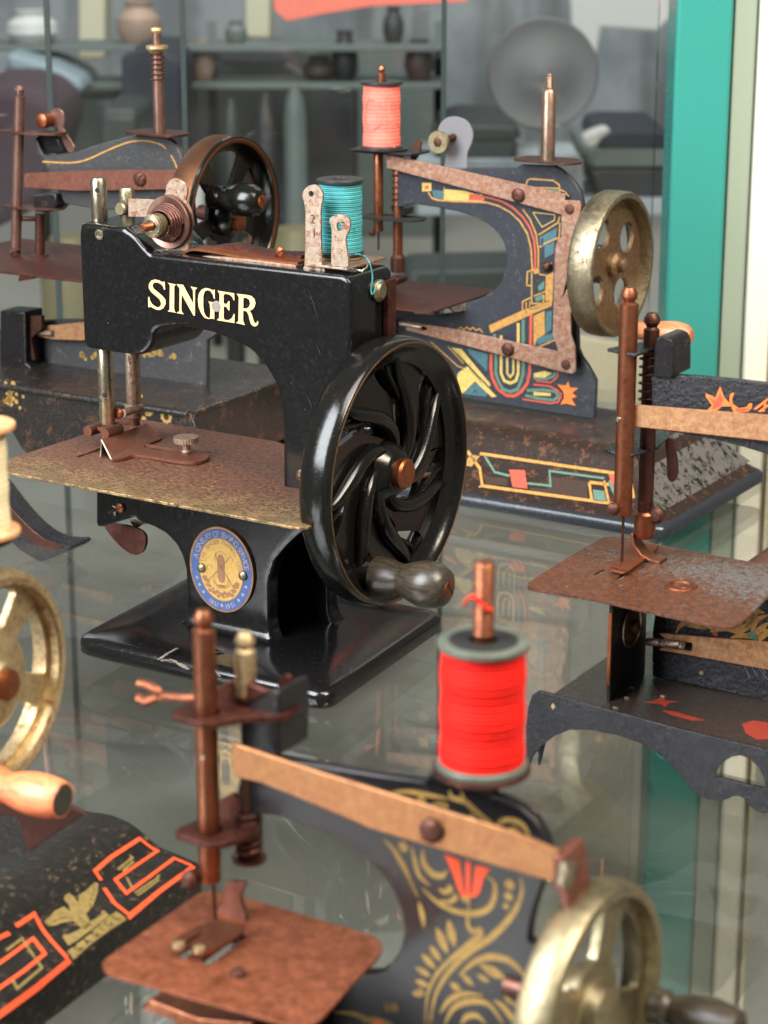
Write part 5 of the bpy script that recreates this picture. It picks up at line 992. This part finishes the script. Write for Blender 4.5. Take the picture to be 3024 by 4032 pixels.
q = [(-1.042,7.839),(-0.799,7.842),(-0.579,7.762),(-0.546,7.643),(-0.359,7.713),(-0.028,7.751),(0.412,7.874),(0.561,8.059)]
MB().tube([(a, 2.6, b) for a, b in cat(q, 3)], .09, 8).build('thread_guide_wire', 'rod', fm); MB().tube([(q[3][0]-.05, 2.6, q[3][1]), (q[1][0]-.02, 2.5, q[1][1]-.3), (q[1][0]-.2, 2.5, q[1][1]-.25)], .1, 8).build('thread_guide_hook', 'rod', fm)
MB().prism([(0.526,7.947),(1.034,8.297),(1.562,8.315),(1.942,8.242),(1.626,8.024),(1.234,7.758),(0.666,7.822)], 2.7, 2.85).build('top_clip', 'rustdark', fm, bevel=.04)
# foot and plate
MB().prism(cat([(0.93,4.182),(1.388,4.326),(1.29,4.008),(1.326,3.793),(1.402,3.588),(1.315,3.337),(1.057,3.151),(0.748,3.111),(0.65,3.289),(0.681,3.481),(0.893,3.766),(0.925,4.001)], 3, True), 2.55, 2.66).build('foot_shank', 'rodpink', fm, bevel=.04, seg=3)
ft = [(1.161,1.933),(1.331,2.041),(1.639,2.032),(1.741,2.097),(1.875,1.776),(1.882,1.431),(1.863,0.928),(1.78,0.778),(1.506,0.749),(1.338,0.936),(1.25,1.479),(1.218,1.257),(1.216,0.74),(1.012,0.778),(0.959,0.943),(1.061,1.663)]
MB().prism(fil(ft, .08), 3.66, 3.74, 'z').build('presser_foot', 'rodf', fm, bevel=.02)
for x, y in [(1.195,0.756),(1.619,0.829)]: MB().lathe([(.12, 3.7), (.11, 3.78), (0, 3.8)], (x, y, 0), 'z', 14).build('worn_toe', 'cream', fm)
fp = [(0.156,-0.205),(0.101,-0.046),(-0.069,2.94),(-0.004,3.201),(0.666,3.354),(3.784,3.391),(4.103,3.192),(4.293,2.819),(4.422,1.755),(4.658,0.369),(4.643,-0.074),(4.259,-0.172),(0.455,-0.444)]
fs2 = [[(1.141,0.762),(1.317,0.728),(1.316,1.119),(1.124,1.175)],[(1.658,0.8),(1.854,0.8),(1.8,2.077),(1.605,2.105)]]
MB().prism(fil(fp, [.12, .1, .1, .15, .1, .1, .3, .3, .1, .1, .2, .1, .15]), 3.44, 3.5, 'z', fs2).build('stitch_plate', 'rustplain', fm, bevel=.02)
q = (2.525,0.78); MB().lathe([(.16, 3.5), (.13, 3.6), (.06, 3.64), (0, 3.64)], (q[0], q[1], 0), 'z', 18).build('plate_screw', 'screw', fm)
MB().prism([(-0.165,1.796),(0.071,2.066),(1.234,2.023),(2.53,2.322),(2.51,1.347),(0.978,0.855),(0.676,1.804)], 1.2, 2.6).build('feed_bracket', 'rod', fm, bevel=.04)
MB().box(1.6, 3.0, 1.8, 3.2, .3, 3.44).build('gear_column', 'frontblk', fm)
ft_ = MB(); tray(ft_, -1, 9.5, -1.5, 7, [(0, 0), (0, .2), (.3, .3), (.9, .8), (1.3, 1.0)], .5); ft_.build('base', 'frontblk', fm, sharp=60)
# scroll print
PF = fy(YF-.008)
def scroll(q, w):
    gs = MB(); leafline(gs, q, w, PF); gs.build('scroll_print', 'goldd', fm)
for q, w in ([([(4.407,5.889),(4.591,5.766),(4.801,5.529),(4.959,5.255),(5.142,4.938)],0.1),([(4.512,5.843),(4.696,5.599),(4.88,5.355),(5.064,5.088),(5.142,4.963)],0.06),([(5.169,4.848),(5.235,4.621),(5.276,4.363)],0.11),([(5.008,5.897),(5.074,5.648),(5.166,5.382),(5.4,5.226)],0.1),([(5.24,5.908),(5.268,5.65),(5.449,5.48),(5.654,5.498),(5.755,5.632)],0.14),([(5.245,5.136),(5.453,4.997),(5.711,4.898),(6.068,4.874),(6.42,4.971),(6.643,5.151),(6.738,5.415),(6.71,5.645),(6.534,5.741)],0.12),([(5.58,5.225),(5.708,5.187),(5.834,5.293),(5.758,5.345)],0.11),([(5.607,4.991),(5.812,5.022),(5.938,5.152),(5.886,5.211)],0.1),([(7.246,5.881),(7.276,5.63),(7.185,5.299),(6.994,4.961),(6.677,4.561),(6.33,4.245),(6.028,3.914),(5.724,3.481),(5.52,3.022),(5.419,2.45)],0.13),([(6.217,5.131),(6.195,4.885),(6.197,4.668),(6.3,4.576),(6.45,4.642),(6.427,4.515),(6.177,4.25),(5.823,3.855),(5.542,3.477),(5.363,3.025),(5.314,2.418)],0.11),([(6.032,3.62),(6.308,3.946),(6.634,4.162),(6.983,4.214),(7.233,4.117),(7.435,3.911)],0.14),([(5.627,2.73),(5.831,3.066),(6.138,3.282),(6.52,3.372)],0.11),([(5.732,2.547),(5.936,2.949),(6.293,3.18),(6.649,3.214),(6.956,2.924)],0.13),([(6.069,2.65),(6.195,2.829),(6.399,2.916),(6.604,2.815)],0.12),([(7.192,3.718),(7.019,3.643),(7.022,3.449),(7.198,3.38),(7.346,3.449)],0.09),([(6.748,3.342),(6.95,3.256),(7.154,3.073),(7.257,2.958)],0.13),([(4.407,6.781),(4.875,6.94),(5.387,6.991),(5.792,7.017)],0.09),([(5.79,7.181),(5.842,7.053),(6.092,7.043),(6.393,6.882),(6.716,6.752)],0.1),([(6.015,7.235),(6.142,7.008),(6.518,6.796),(6.741,6.688)],0.07),([(5.338,6.743),(5.515,6.857),(5.743,6.865),(5.542,6.721)],0.07),([(6.791,6.654),(6.789,6.793),(6.982,6.91),(7.226,6.901),(7.374,6.753),(7.402,6.575)],0.1),([(6.962,6.673),(7.082,6.773),(7.23,6.694),(7.28,6.59)],0.09),([(3.944,2.062),(4.19,2.164),(4.515,2.171),(4.784,2.091)],0.12),([(3.309,2.049),(3.807,2.149),(4.244,2.052),(4.569,1.896)],0.11)]): scroll(q, w)
def leaf(a, b, w):
    a, b = Vector(a), Vector(b); d = b-a; nn = Vector((-d.y, d.x)).normalized()*w
    MB().poly([tuple(a+d*t+nn*s_*math.sin(PI*t)) for t, s_ in [(0, 1), (.2, 1), (.45, 1), (.7, 1), (1, 1), (.7, -1), (.45, -1), (.2, -1)]], PF).build('leaf_print', 'goldd', fm)
for a, b, w in ([((5.79,4.676),(5.923,4.129),0.1),((5.534,4.46),(5.784,3.966),0.1),((5.395,4.052),(5.643,3.778),0.08),((5.214,3.828),(5.541,3.601),0.08),((5.084,3.517),(5.438,3.422),0.07),((5.085,3.243),(5.414,3.215),0.07),((5.021,2.948),(5.31,3.035),0.07),((6.435,3.958),(7.015,3.836),0.11),((6.057,3.677),(6.34,3.49),0.07),((5.828,3.412),(6.086,3.316),0.08),((6.387,3.749),(6.667,3.66),0.06),((4.434,2.621),(4.515,2.391),0.05),((4.541,2.653),(4.622,2.423),0.05),((4.649,2.673),(4.703,2.448),0.05)]): leaf(a, b, w)
for (x, z), r_ in zip([(7.03,5.683),(7.01,5.453),(6.964,5.251),(5.209,6.83),(4.826,5.85),(7.097,6.66),(5.971,6.732),(6.258,6.755),(6.14,5.195),(5.205,3.028)], [.10, .085, .06, .10, .10, .09, .06, .08, .1, .08]): MB().poly(circ(x, z, r_, 14), PF).build('dot_print', 'goldd', fm)
deco('tulip_print', 'vermil', [[(5.682,5.929),(5.809,5.914),(6.011,5.894),(6.094,5.295),(6.018,5.274),(5.914,5.511),(5.811,5.723)],[(6.137,5.927),(6.238,5.905),(6.221,5.281),(6.145,5.248)],[(6.338,5.884),(6.637,5.891),(6.515,5.717),(6.421,5.358),(6.271,5.282)],[(6.018,5.274),(6.396,5.316),(6.347,5.267),(6.07,5.204)]], parent=fm, put=fy(YF-.012))
deco('tulip_print', 'vermil', [[(4.196,2.078),(4.305,2.204),(4.413,2.109),(4.359,1.913),(4.141,1.845)]], parent=fm, put=fy(YF-.012))
# spool platform, handwheel
pzF = 7.8
MB().lathe([(.78, pzF-.12), (.86, pzF-.08), (.86, pzF-.02), (.8, pzF), (.2, pzF)], (6.43, 2.75, 0), 'z', 40).build('spool_platform', 'rodd', fm)
MB().prism([(5.312,7.292),(6.12,7.393),(6.726,7.448),(6.591,7.197),(5.265,7.147)], 2.75, 3.0).build('platform_neck', 'frontblk', fm)
sxF = 6.43
spool('bright red thread spool with grey green rims on the nearest machine', Ff, sxF, 2.75, pzF, .79, 2.32, 'red_thread', 'spoolgrn', rim=.80)
MB().lathe([(.2, pzF+.02)]+[(.19 if k % 2 else .165, 10.2+.05*k) for k in range(26)]+[(.15, 11.52), (0, 11.56)], (sxF, 2.75, 0), 'z', 20).build('threaded_spindle', 'rod', fm)
lr = top(MB().tube(cat([(sxF-.3, 2.6, 10.75), (sxF-.1, 2.52, 10.95), (sxF+.18, 2.58, 10.75), (sxF+.1, 2.8, 10.7), (sxF-.2, 2.7, 10.6)], 6), .03, 6).build('red_thread_end', 'red_thread'), 'loose red thread end wound on the threaded spindle', 'thread'); lr.location = fm.location; lr.rotation_euler = fm.rotation_euler
MB().ring([(.26, 10.115), (.6, 10.115), (.6, 10.13), (.26, 10.13)], (sxF, 2.75, 0), 'z', 32).build('spool_top_recess', 'holeblk', fm)
wf = wheel_plain(fm, 9.0, 2.75, 3.72, 2.33, .72, ('brass', 'brass'), 4, 0, (.40, .80), slotted=True, phase=.35)
MB().lathe([(.75, 8.3), (.72, 8.6), (.55, 8.75), (.5, 9.0), (.3, 9.1), (0, 9.1)], (0, 2.75, 3.72), 'x', 32).build('hub', 'brass', wf)
MB().tube([(7.0, 2.75, 3.72), (8.5, 2.75, 3.72)], .2, 12).build('axle', 'rodd', fm)
hq = (4.551,3.073)
handle(wf, 9.0, hq[0], hq[1], [(.28, 0), (.34, .06), (.34, .3), (.26, .4), (.3, .5), (.4, .8), (.44, 1.2), (.36, 1.7), (0, 1.9)], 'wood_d', (0, 0), None)

# ================================================================ lower left machine: black base lettered CASIGE
Cf = FR['CA']
cm = thing('toy_sewing_machine', 'toy sewing machine with CASIGE lettered base, pale brass handwheel and orange crank, lower left', 'sewing machine', Cf, 'toy sewing machines')
CP = [(-2.97,1.62),(-2.69,1.66),(-2.3,1.65),(-1.95,1.58),(-1.7,1.47),(-1.45,1.33),(-1.25,1.2),(-1.1,1.13),(-0.63,1.05),(-0.1,0.95),(0,0.85)]
prof = [(-9, 1.62)]+CP+[(.02, .8), (.02, 0)]
MB().sheet(prof, -3.6, 6.0, .08).build('base_shell', 'cablk', cm, bevel=.02)
def onprof(q, lift=.012):
    x, y = q[0], q[1]
    for (xa, za), (xb, zb) in zip(prof, prof[1:]):
        if xa <= x <= xb and xb > xa: return (x+.006, y, za+(zb-za)*(x-xa)/(xb-xa)+lift)
    return (x, y, .95+lift)
def ribbon3(mb, pts, w, lift=.014):
    P = []
    for a, b in zip(pts, pts[1:]):
        n_ = 6
        for k in range(n_): P.append((a[0]+(b[0]-a[0])*k/n_, a[1]+(b[1]-a[1])*k/n_))
    P.append(pts[-1][:2]); mb.ribbon(P, w, lambda p: onprof(p, lift))
for q in ([[(-1.249,3.817),(-1.465,3.903),(-1.514,4.585),(-1.489,5.751),(-1.043,5.797),(-1.059,5.029),(-1.074,4.11),(-0.582,3.805),(-0.572,4.631),(-0.587,5.78),(-0.092,5.8),(-0.099,4.395),(-0.056,3.123),(-0.562,3.293),(-1.057,3.649)],[(-1.462,0.961),(-1.454,1.605),(-0.723,1.182),(-0.061,0.852),(-0.031,-0.316),(-0.037,-1.546),(-0.039,-2.139)],[(-1.509,-0.033),(-1.431,0.68)],[(-1.062,-0.768),(-1.05,0.086),(-1.065,1.006),(-0.552,0.699),(-0.514,-0.061),(-0.528,-0.874),(-0.527,-1.483)]]): rb = MB(); ribbon3(rb, q, .085); rb.build('meander_print', 'vermil', cm)
def egp(q): MB().polysub(q, lambda p: onprof(p, .016)).build('eagle_emblem', 'goldd2', cm)
for q in ([[(-0.033,0.985),(-0.252,1.062),(-0.256,1.179),(-0.268,1.964),(-0.37,2.884),(-0.33,3.038),(-0.039,2.976),(-0.064,2.401),(-0.063,1.661)],[(-0.477,1.342),(-0.665,1.478),(-0.586,1.611),(-0.538,1.904),(-0.543,2.277),(-0.492,2.643),(-0.597,2.869),(-0.511,2.883),(-0.438,2.821),(-0.353,2.836),(-0.308,2.115),(-0.329,1.599),(-0.352,1.273)],[(-0.618,2.019),(-0.423,2.009),(-0.452,2.235),(-0.65,2.434),(-0.771,2.519),(-0.845,2.908),(-1.101,3.474),(-1.233,3.672),(-1.286,3.609),(-1.255,3.231),(-1.26,2.956),(-1.13,2.765),(-1.294,2.822),(-1.406,2.801),(-1.395,2.624),(-1.363,2.554),(-1.21,2.512),(-1.073,2.381),(-1.249,2.386),(-1.28,2.068),(-1.237,1.827),(-1.231,1.616),(-1.085,1.608),(-1.002,1.713),(-0.933,1.93),(-0.804,2.107)]]): egp(q)
for q in ([[(-1.207,3.443),(-1.104,3.336)],[(-1.142,3.275),(-1.03,3.204)],[(-1.062,3.109),(-0.952,3.042)],[(-0.976,2.922),(-0.861,2.861)],[(-1.107,1.773),(-1.043,2.087),(-0.886,2.226)],[(-0.835,2.335),(-0.601,2.224)],[(-0.315,1.489),(-0.334,2.154),(-0.348,2.97)]]):
    b = MB(); ribbon3(b, q, .02, .02); b.build('emblem_line', 'cablk', cm)
tb = MB()
lets = [(-0.177,1.31),(-0.174,1.667),(-0.184,1.979),(-0.196,2.249),(-0.202,2.515),(-0.191,2.805)]
ux = Vector(lets[5])-Vector(lets[0]); ux.normalize(); uy = Vector((-ux.y, ux.x))
for g_, c_ in zip(glyphs('CASIGE'), lets):
    tb.add([onprof((c_[0]+ux.x*x*.25+uy.x*(y-.35)*.25, c_[1]+ux.y*x*.25+uy.y*(y-.35)*.25), .022) for x, y in g_[0]], g_[2])
tb.build('lettering', 'cablk', cm)
for q in ([[(-1.226,4.44),(-1.26,5.088),(-1.328,5.093)],[(-1.141,4.506),(-1.177,5.011)],[(-0.948,4.361),(-0.518,4.0)],[(-0.443,3.935),(-0.411,4.783),(-0.454,4.951)],[(-0.349,3.889),(-0.343,4.778)],[(-1.19,0.236),(-1.206,0.815),(-0.305,0.243),(-0.248,-0.68),(-0.496,-0.505)]]): mg = MB(); ribbon3(mg, q, .06); mg.build('meander_print', 'goldd2', cm)
# body foot bracket, body sheet, wheel, handle
MB().prism([(-3.116,3.397),(-1.757,3.579),(-1.665,3.528),(-1.498,2.857),(-1.468,2.821),(-0.892,3.297),(0.07,4.026),(-0.354,4.133),(-2.119,3.884)], 1.5, 1.6).build('foot_flange', 'rodd', cm, bevel=.02)
MB().box(-6.5, -4.3, 1.1, 1.4, 1.6, 9.6).build('body_plate', 'frontblk', cm, bevel=.04)
wc = wheel_plain(cm, -1.7, 1.25, 6.68, 2.38, .75, ('cream', 'cream'), 5, 0, (.46, .82), slotted=True, phase=.2)
MB().ring([(2.02, -1.72), (2.08, -1.68), (2.14, -1.72), (2.08, -1.76)], (0, 1.25, 6.68), 'x', 64).build('rim_groove', 'brassrust', wc)
MB().lathe([(1.15, -2.2), (1.1, -1.95), (.9, -1.8), (.5, -1.72), (.42, -1.6), (0, -1.58)], (0, 1.25, 6.68), 'x', 40).build('hub', 'cream', wc)
MB().lathe([(.32, -1.7), (.33, -1.5), (.2, -1.42), (0, -1.42)], (0, 1.25, 6.68), 'x', 24).build('hub_cap', 'copper', wc)
MB().tube([(-4.4, 1.25, 6.68), (-2.1, 1.25, 6.68)], .22, 12).build('axle', 'rodd', cm)
hd = handle(wc, -1.75, .36, 4.84, [(.32, 0), (.40, .2), (.41, .45), (.33, .7), (.33, .8), (.40, 1.05), (.45, 1.4), (.44, 1.75), (.40, 1.98), (.37, 2.08), (.36, 2.09)], 'wood_o', (0, 0), None)
cp = MB().lathe([(.34, 2.085), (.32, 2.11), (0, 2.11)], (0, 0, 0), 'x', 28).build('handle_end', 'wood_d', hd)
ct = spool('cream thread on turned wooden spool at the left edge, seen half', Cf, -2.05, 1.3, 9.85, .62, 2.3, 'cream_thread', 'wood_c', rim=.78)
MB().box(-4.6, -1.6, .9, 1.7, 9.6, 9.74).build('spool_platform', 'rodd', cm, bevel=.03)

# ================================================================ rear left machine
Lf = FR['BL']
lm = thing('toy_sewing_machine', 'grey black toy sewing machine with copper rimmed handwheel and spring topped spindle, rear left', 'sewing machine', Lf, 'toy sewing machines')
lbod = [(-1.414,12.801),(-1.359,12.163),(-0.809,12.105),(0.385,12.274),(0.936,12.45),(1.573,12.665),(2.292,12.863),(2.649,12.954),(3.357,13.136),(4.742,13.218),(5.122,13.091),(5.414,12.903),(5.613,12.505),(5.73,12.17),(6.035,11.091),(6.304,8.749),(6.24,6.626),(7.114,5.904),(6.609,5.58),(6.535,3.759),(3.284,3.553),(-2.331,3.555),(-3.298,3.636),(-3.444,5.153),(-0.779,5.621),(3.385,6.053),(5.637,7.185),(6.117,8.654),(5.717,9.678),(4.433,10.244),(1.311,10.216),(-0.058,10.292)]
MB().prism(lbod, 5.0, 5.25).build('body_plate', 'greyblack', lm, bevel=.04)
MB().prism([(-1.417,10.554),(-0.209,10.715),(-0.236,10.21),(-0.479,9.976),(-1.408,9.904)], 4.7, 5.6).build('head_block', 'frontblk', lm, bevel=.08)
MB().prism([(-1.518,12.908),(-0.545,13.036),(-0.269,12.236),(-1.568,12.067)], 5.26, 5.9).build('head_block', 'frontblk', lm, bevel=.08)
PL = fy(4.99); ll = MB(); ll.ribbon(cat([(-1.091,11.859),(0.284,11.907),(1.105,12.075),(1.925,12.408),(2.645,12.698),(3.355,12.915),(4.052,12.972),(4.652,12.891),(4.946,12.738)], 5), .06, PL); l2_ = MB(); l2_.ribbon([(5.152,12.511),(5.315,12.281),(5.474,11.948)], .06, PL)
l2_.build('gold_line', 'gold', lm); ll.build('gold_line', 'gold', lm)
MB().prism([(-1.719,11.396),(0.767,11.672),(3.436,11.888),(6.018,12.063),(6.519,11.927),(6.502,11.38),(3.404,11.114),(0.726,10.891),(-1.752,10.84)], 4.6, 4.7).build('take_up_bar', 'barbrown', lm, bevel=.02)
q = (3.989,11.579); slot_screw([], (q[0], 4.6, q[1]), .27, 'y', lm, 'screw', .16, 'bar_screw', .8)
MB().prism([(-1.758,5.326),(-0.481,5.497),(0.734,5.735),(1.923,5.823),(1.892,5.162),(0.696,4.995),(-0.608,4.89),(-1.781,4.949)], 4.6, 4.7).build('lower_bar', 'barcream', lm, bevel=.02)
MB().tube([([(-1.641,5.094),(-0.555,5.211)][0][0], 4.5, 5.094), (-0.557, 4.5, 5.173)], .12, 10).build('sliding_pin', 'nickelr', lm)
xn, z0n = (-2.338,8.189); xt, z1n = (-1.74,14.797)
nbm = MB(); nbm.tube([(xn, 4.6, z0n), (xt, 4.6, z1n-.4)], .21, 16); nbm.tube([(xt, 4.6, z1n-.45), (xt, 4.6, z1n-.3), (xt+.01, 4.6, z1n-.15), (xt+.01, 4.6, z1n)], [.12, .15, .2, .08], 14); nbm.build('needle_bar', 'rodpink', lm)
MB().tube([(xn-.1, 4.45, z0n+.05), (xn+.3, 4.5, z0n+.25)], .12, 10).build('needle_screw', 'screw', lm)
q = [(-1.533,8.025),(-1.403,9.793)]
MB().tube([(q[0][0], 5.1, q[0][1]), (q[1][0], 5.1, q[1][1])], .2, 14).build('presser_bar', 'rodd', lm)
MB().tube([(xn, 4.6, q[0][1]+1.55), (q[0][0], 5.1, q[0][1]+1.55)], .1, 8).build('cross_link', 'rodd', lm)
MB().lathe([(.2, 0), (.38, .03), (.38, .12), (.2, .14)], (q[0][0], 5.1, q[0][1]), 'z', 18).build('foot_collar', 'rodd', lm)
zz = 13.02
MB().prism(fil([(xt-.9, 4.2), (xt+.5, 4.2), (xt+1.8, 4.7), (xt+1.8, 5.3), (xt-.2, 5.0), (xt-.9, 4.9)], .2), zz-.06, zz+.04, 'z').build('upper_guide', 'rodd', lm, bevel=.02)
zz = 10.094
MB().prism(fil([(xt-.9, 4.2), (xt+.5, 4.2), (xt+1.6, 4.7), (xt+1.6, 5.2), (xt-.2, 5.0), (xt-.9, 4.9)], .2), zz-.05, zz+.03, 'z').build('lower_guide', 'rodd', lm, bevel=.02)
tl = [(-0.076,12.238),(-0.374,12.646),(-0.576,13.131),(-0.848,13.186),(-0.948,13.535),(-0.858,13.824),(-0.579,13.909),(-0.312,13.782),(-0.24,13.433),(-0.301,13.147),(-0.004,12.739),(0.209,12.469),(0.154,12.288)]
MB().prism(cat(tl, 3, True), 5.4, 5.5).build('take_up_lever', 'rodpink', lm, bevel=.03)
q = (-0.99,13.445); MB().lathe([(.28, 5.4), (.28, 4.9), (.2, 4.85), (0, 4.85)], (q[0], 0, q[1]), 'y', 20).build('lever_drum', 'copper', lm)
q = [(4.57,13.356),(4.75,16.416),(4.775,17.119)]
MB().lathe([(.21, q[0][1]), (.21, q[1][1]-.5), (.17, q[1][1]), (.15, q[2][1]-.05), (0, q[2][1])], (q[0][0], 5.1, 0), 'z', 18).build('tall_spindle', 'rodpink', lm)
MB().lathe([(.18, q[1][1]-.25), (.3, q[1][1]-.1), (.42, q[1][1]), (.42, q[1][1]+.1), (.2, q[1][1]+.14)], (q[0][0], 5.1, 0), 'z', 24).build('spindle_cap', 'cream', lm)
MB().lathe([(.16, q[2][1]-.15), (.24, q[2][1]-.05), (.22, q[2][1]+.05), (0, q[2][1]+.08)], (q[0][0], 5.1, 0), 'z', 18).build('spindle_tip', 'cream', lm)
MB().helix((q[0][0], 5.1, q[1][1]-1.25), .26, 1.1, 6, .035).build('spring', 'rodd', lm)
MB().prism(fil([(q[0][0]-1.2, 4.4), (q[0][0]+1.2, 4.2), (q[0][0]+1.4, 5.2), (q[0][0]+.5, 5.9), (q[0][0]-1.2, 5.8)], .3), q[0][1]-.1, q[0][1], 'z').build('spindle_plate', 'rodd', lm, bevel=.03)
wl = wheel_plain(lm, 8.1, 5.0, 10.45, 2.95, 1.15, ('copperrim', 'blackw'), 5, 0, (.36, .80), slotted=True, phase=.3)
MB().ring([(2.66, 8.0), (2.72, 8.06), (2.93, 8.08), (2.97, 8.0), (2.9, 7.93), (2.66, 7.9), (2.60, 7.4), (2.64, 7.35)], (0, 5.0, 10.45), 'x', 72).build('rim_face', 'blackw', wl)
MB().lathe([(.8, 7.4), (.75, 7.8), (.5, 8.0), (.45, 8.15)], (0, 5.0, 10.45), 'x', 32).build('hub', 'blackw', wl)
MB().lathe([(.33, 8.1), (.34, 8.3), (.2, 8.38), (0, 8.38)], (0, 5.0, 10.2), 'x', 24).build('hub_cap', 'copper', wl)
handle(wl, 7.6, 4.0, 11.25, [(.3, 0), (.45, .1), (.45, .35), (.32, .55), (.32, .7), (.5, 1.0), (.62, 1.5), (.6, 1.95), (.42, 2.25), (0, 2.35)], 'blackw', (0, 0), 'copper', .24)
MB().tube([(6.4, 5.1, 10.45), (7.5, 5.0, 10.45)], .3, 14).build('axle', 'rodd', lm)
MB().prism(fil([(-5, 1.6), (5.141, 1.6), (3.4, 8.0), (-5, 8.0)], .3), 8.02, 8.1, 'z').build('stitch_plate', 'rustdark', lm, bevel=.02)
q = [(-1.968,7.157),(-1.737,7.828),(-1.316,7.773),(-1.248,7.317)]; MB().prism(q, 4.2, 5.2).build('presser_foot', 'rod', lm, bevel=.05)
q = [(-2.688,5.983),(-1.41,6.039),(-1.49,3.952),(-0.944,3.641),(-2.857,3.417)]; MB().prism(q, 3.9, 5.0).build('gear_column', 'frontblk', lm, bevel=.05)
MB().prism([(-1.629,5.818),(-0.828,5.9),(-0.858,5.38),(-1.399,4.951),(-1.263,4.07),(-1.643,4.027)], 4.2, 4.4).build('gear_lever', 'rodd', lm)
# high base on scalloped legs
MB().prism(fil([(-9, 1.2), (8.6, 1.2), (8.6, 9.2), (-9, 9.2)], .4), 3.72, 3.8, 'z').build('base_top', 'blbase', lm, bevel=.03)
bsk = [(-9, 3.78), (8.6, 3.78), (9.0, 2.9), (9.4, 1.6), (9.8, .3), (9.3, 0), (8.3, .8), (7.6, 1.7), (6.6, 2.2), (5.4, 2.3), (4.0, 2.25), (3.4, 1.9), (2.6, .9), (2.2, .7), (1.2, .8), (.4, 1.5), (-.2, 2.3), (-1, 2.5), (-2.2, 2.1), (-3, 1.3), (-4, .9), (-9, .9)]
MB().prism(cat(bsk[2:-1], 2)+[(-9, .9), (-9, 3.78), (8.6, 3.78)], 1.1, 1.22, 'y', [fil([(3.9, 2.45), (5.6, 2.5), (6.6, 2.9), (5.8, 3.2), (4.2, 3.1)], .3)] if False else []).build('front_skirt', 'blbase', lm, bevel=.05)
MB().prism([(1.2, 3.75), (9.2, 3.75), (9.9, .1), (9.0, .1), (8, 1.5), (2.6, 1.5), (1.8, .1), (.9, .1)], 8.6, 8.72, 'x').build('side_skirt', 'blbase', lm, bevel=.04)
MB().prism([(1.2, 3.75), (9.2, 3.75), (9.9, .1), (9.0, .1), (8, 1.5), (2.6, 1.5), (1.8, .1), (.9, .1)], -9.1, -9.0, 'x').build('side_skirt', 'blbase', lm)
gf = MB(); rg = random.Random(11)
for cx_, cz_, n_ in [(1.003,4.292,9),(4.097,4.788,12)]:
    for k in range(n_):
        a, d = rg.random()*6.28, rg.random()*.55; x, z = cx_+d*math.cos(a)*1.7, cz_+d*math.sin(a)*.45
        gf.poly(circ(x, z, .07+.08*rg.random(), 7), PL)
gf.build('gold_flower_print', 'goldd', lm, kind='stuff')
MB().tube([(-9, 1.15, 3.72), (8.5, 1.15, 3.72)], .14, 12).build('rolled_edge', 'blbase', lm)
MB().tube([(8.6, 1.2, 3.72), (8.6, 9.1, 3.72)], .14, 12).build('rolled_edge', 'blbase', lm)
gf = MB(); PS = fy(1.09)
for cx_, cz_, n_ in [(0.01,3.287,26),(6.711,3.558,9),(7.508,3.52,0)]:
    for k in range(n_):
        a, d = rg.random()*6.28, rg.random()*.75; gf.poly(circ(cx_+d*math.cos(a), cz_+d*math.sin(a)*.9, .06+.07*rg.random(), 7), PS)
    if n_ == 0:
        for k in range(9): a = k*2*PI/9; gf.poly(circ(cx_+.19*math.cos(a), cz_+.19*math.sin(a), .08, 7), PS)
gf.build('gold_flower_print', 'goldd', lm, kind='stuff')

# ================================================================ curved dark iron foot standing at the far left
cf = thing('curved_foot', 'dark curved iron foot with reddish inner face, standing on the shelf at the left edge', 'machine foot', (-14.6, 74.6, -31))
cq = [(0.051,1.971),(0.816,1.877),(1.3,1.471),(1.86,0.942),(2.504,0.462),(3.156,0.177),(3.732,0.092),(4.478,0.198),(4.512,0.055),(4.046,-0.21),(3.279,-0.594),(2.865,-0.539),(2.206,-0.303),(1.471,0.163),(0.983,0.534),(0.341,1.192),(-0.245,1.449)]
MB().prism(cat(cq, 2, True), -.5, .7).build('curved_leg', 'blackt', cf, bevel=.12, seg=3)
ci = [(1.722,1.386),(2.282,0.93),(2.923,0.489),(3.489,0.241),(4.062,0.164),(4.391,0.197),(3.714,-0.162),(3.221,-0.107),(2.572,0.196),(1.927,0.638),(1.611,0.963)]
MB().prism(ci, -.52, -.47).build('inner_face', 'rodd', cf, bevel=.01)
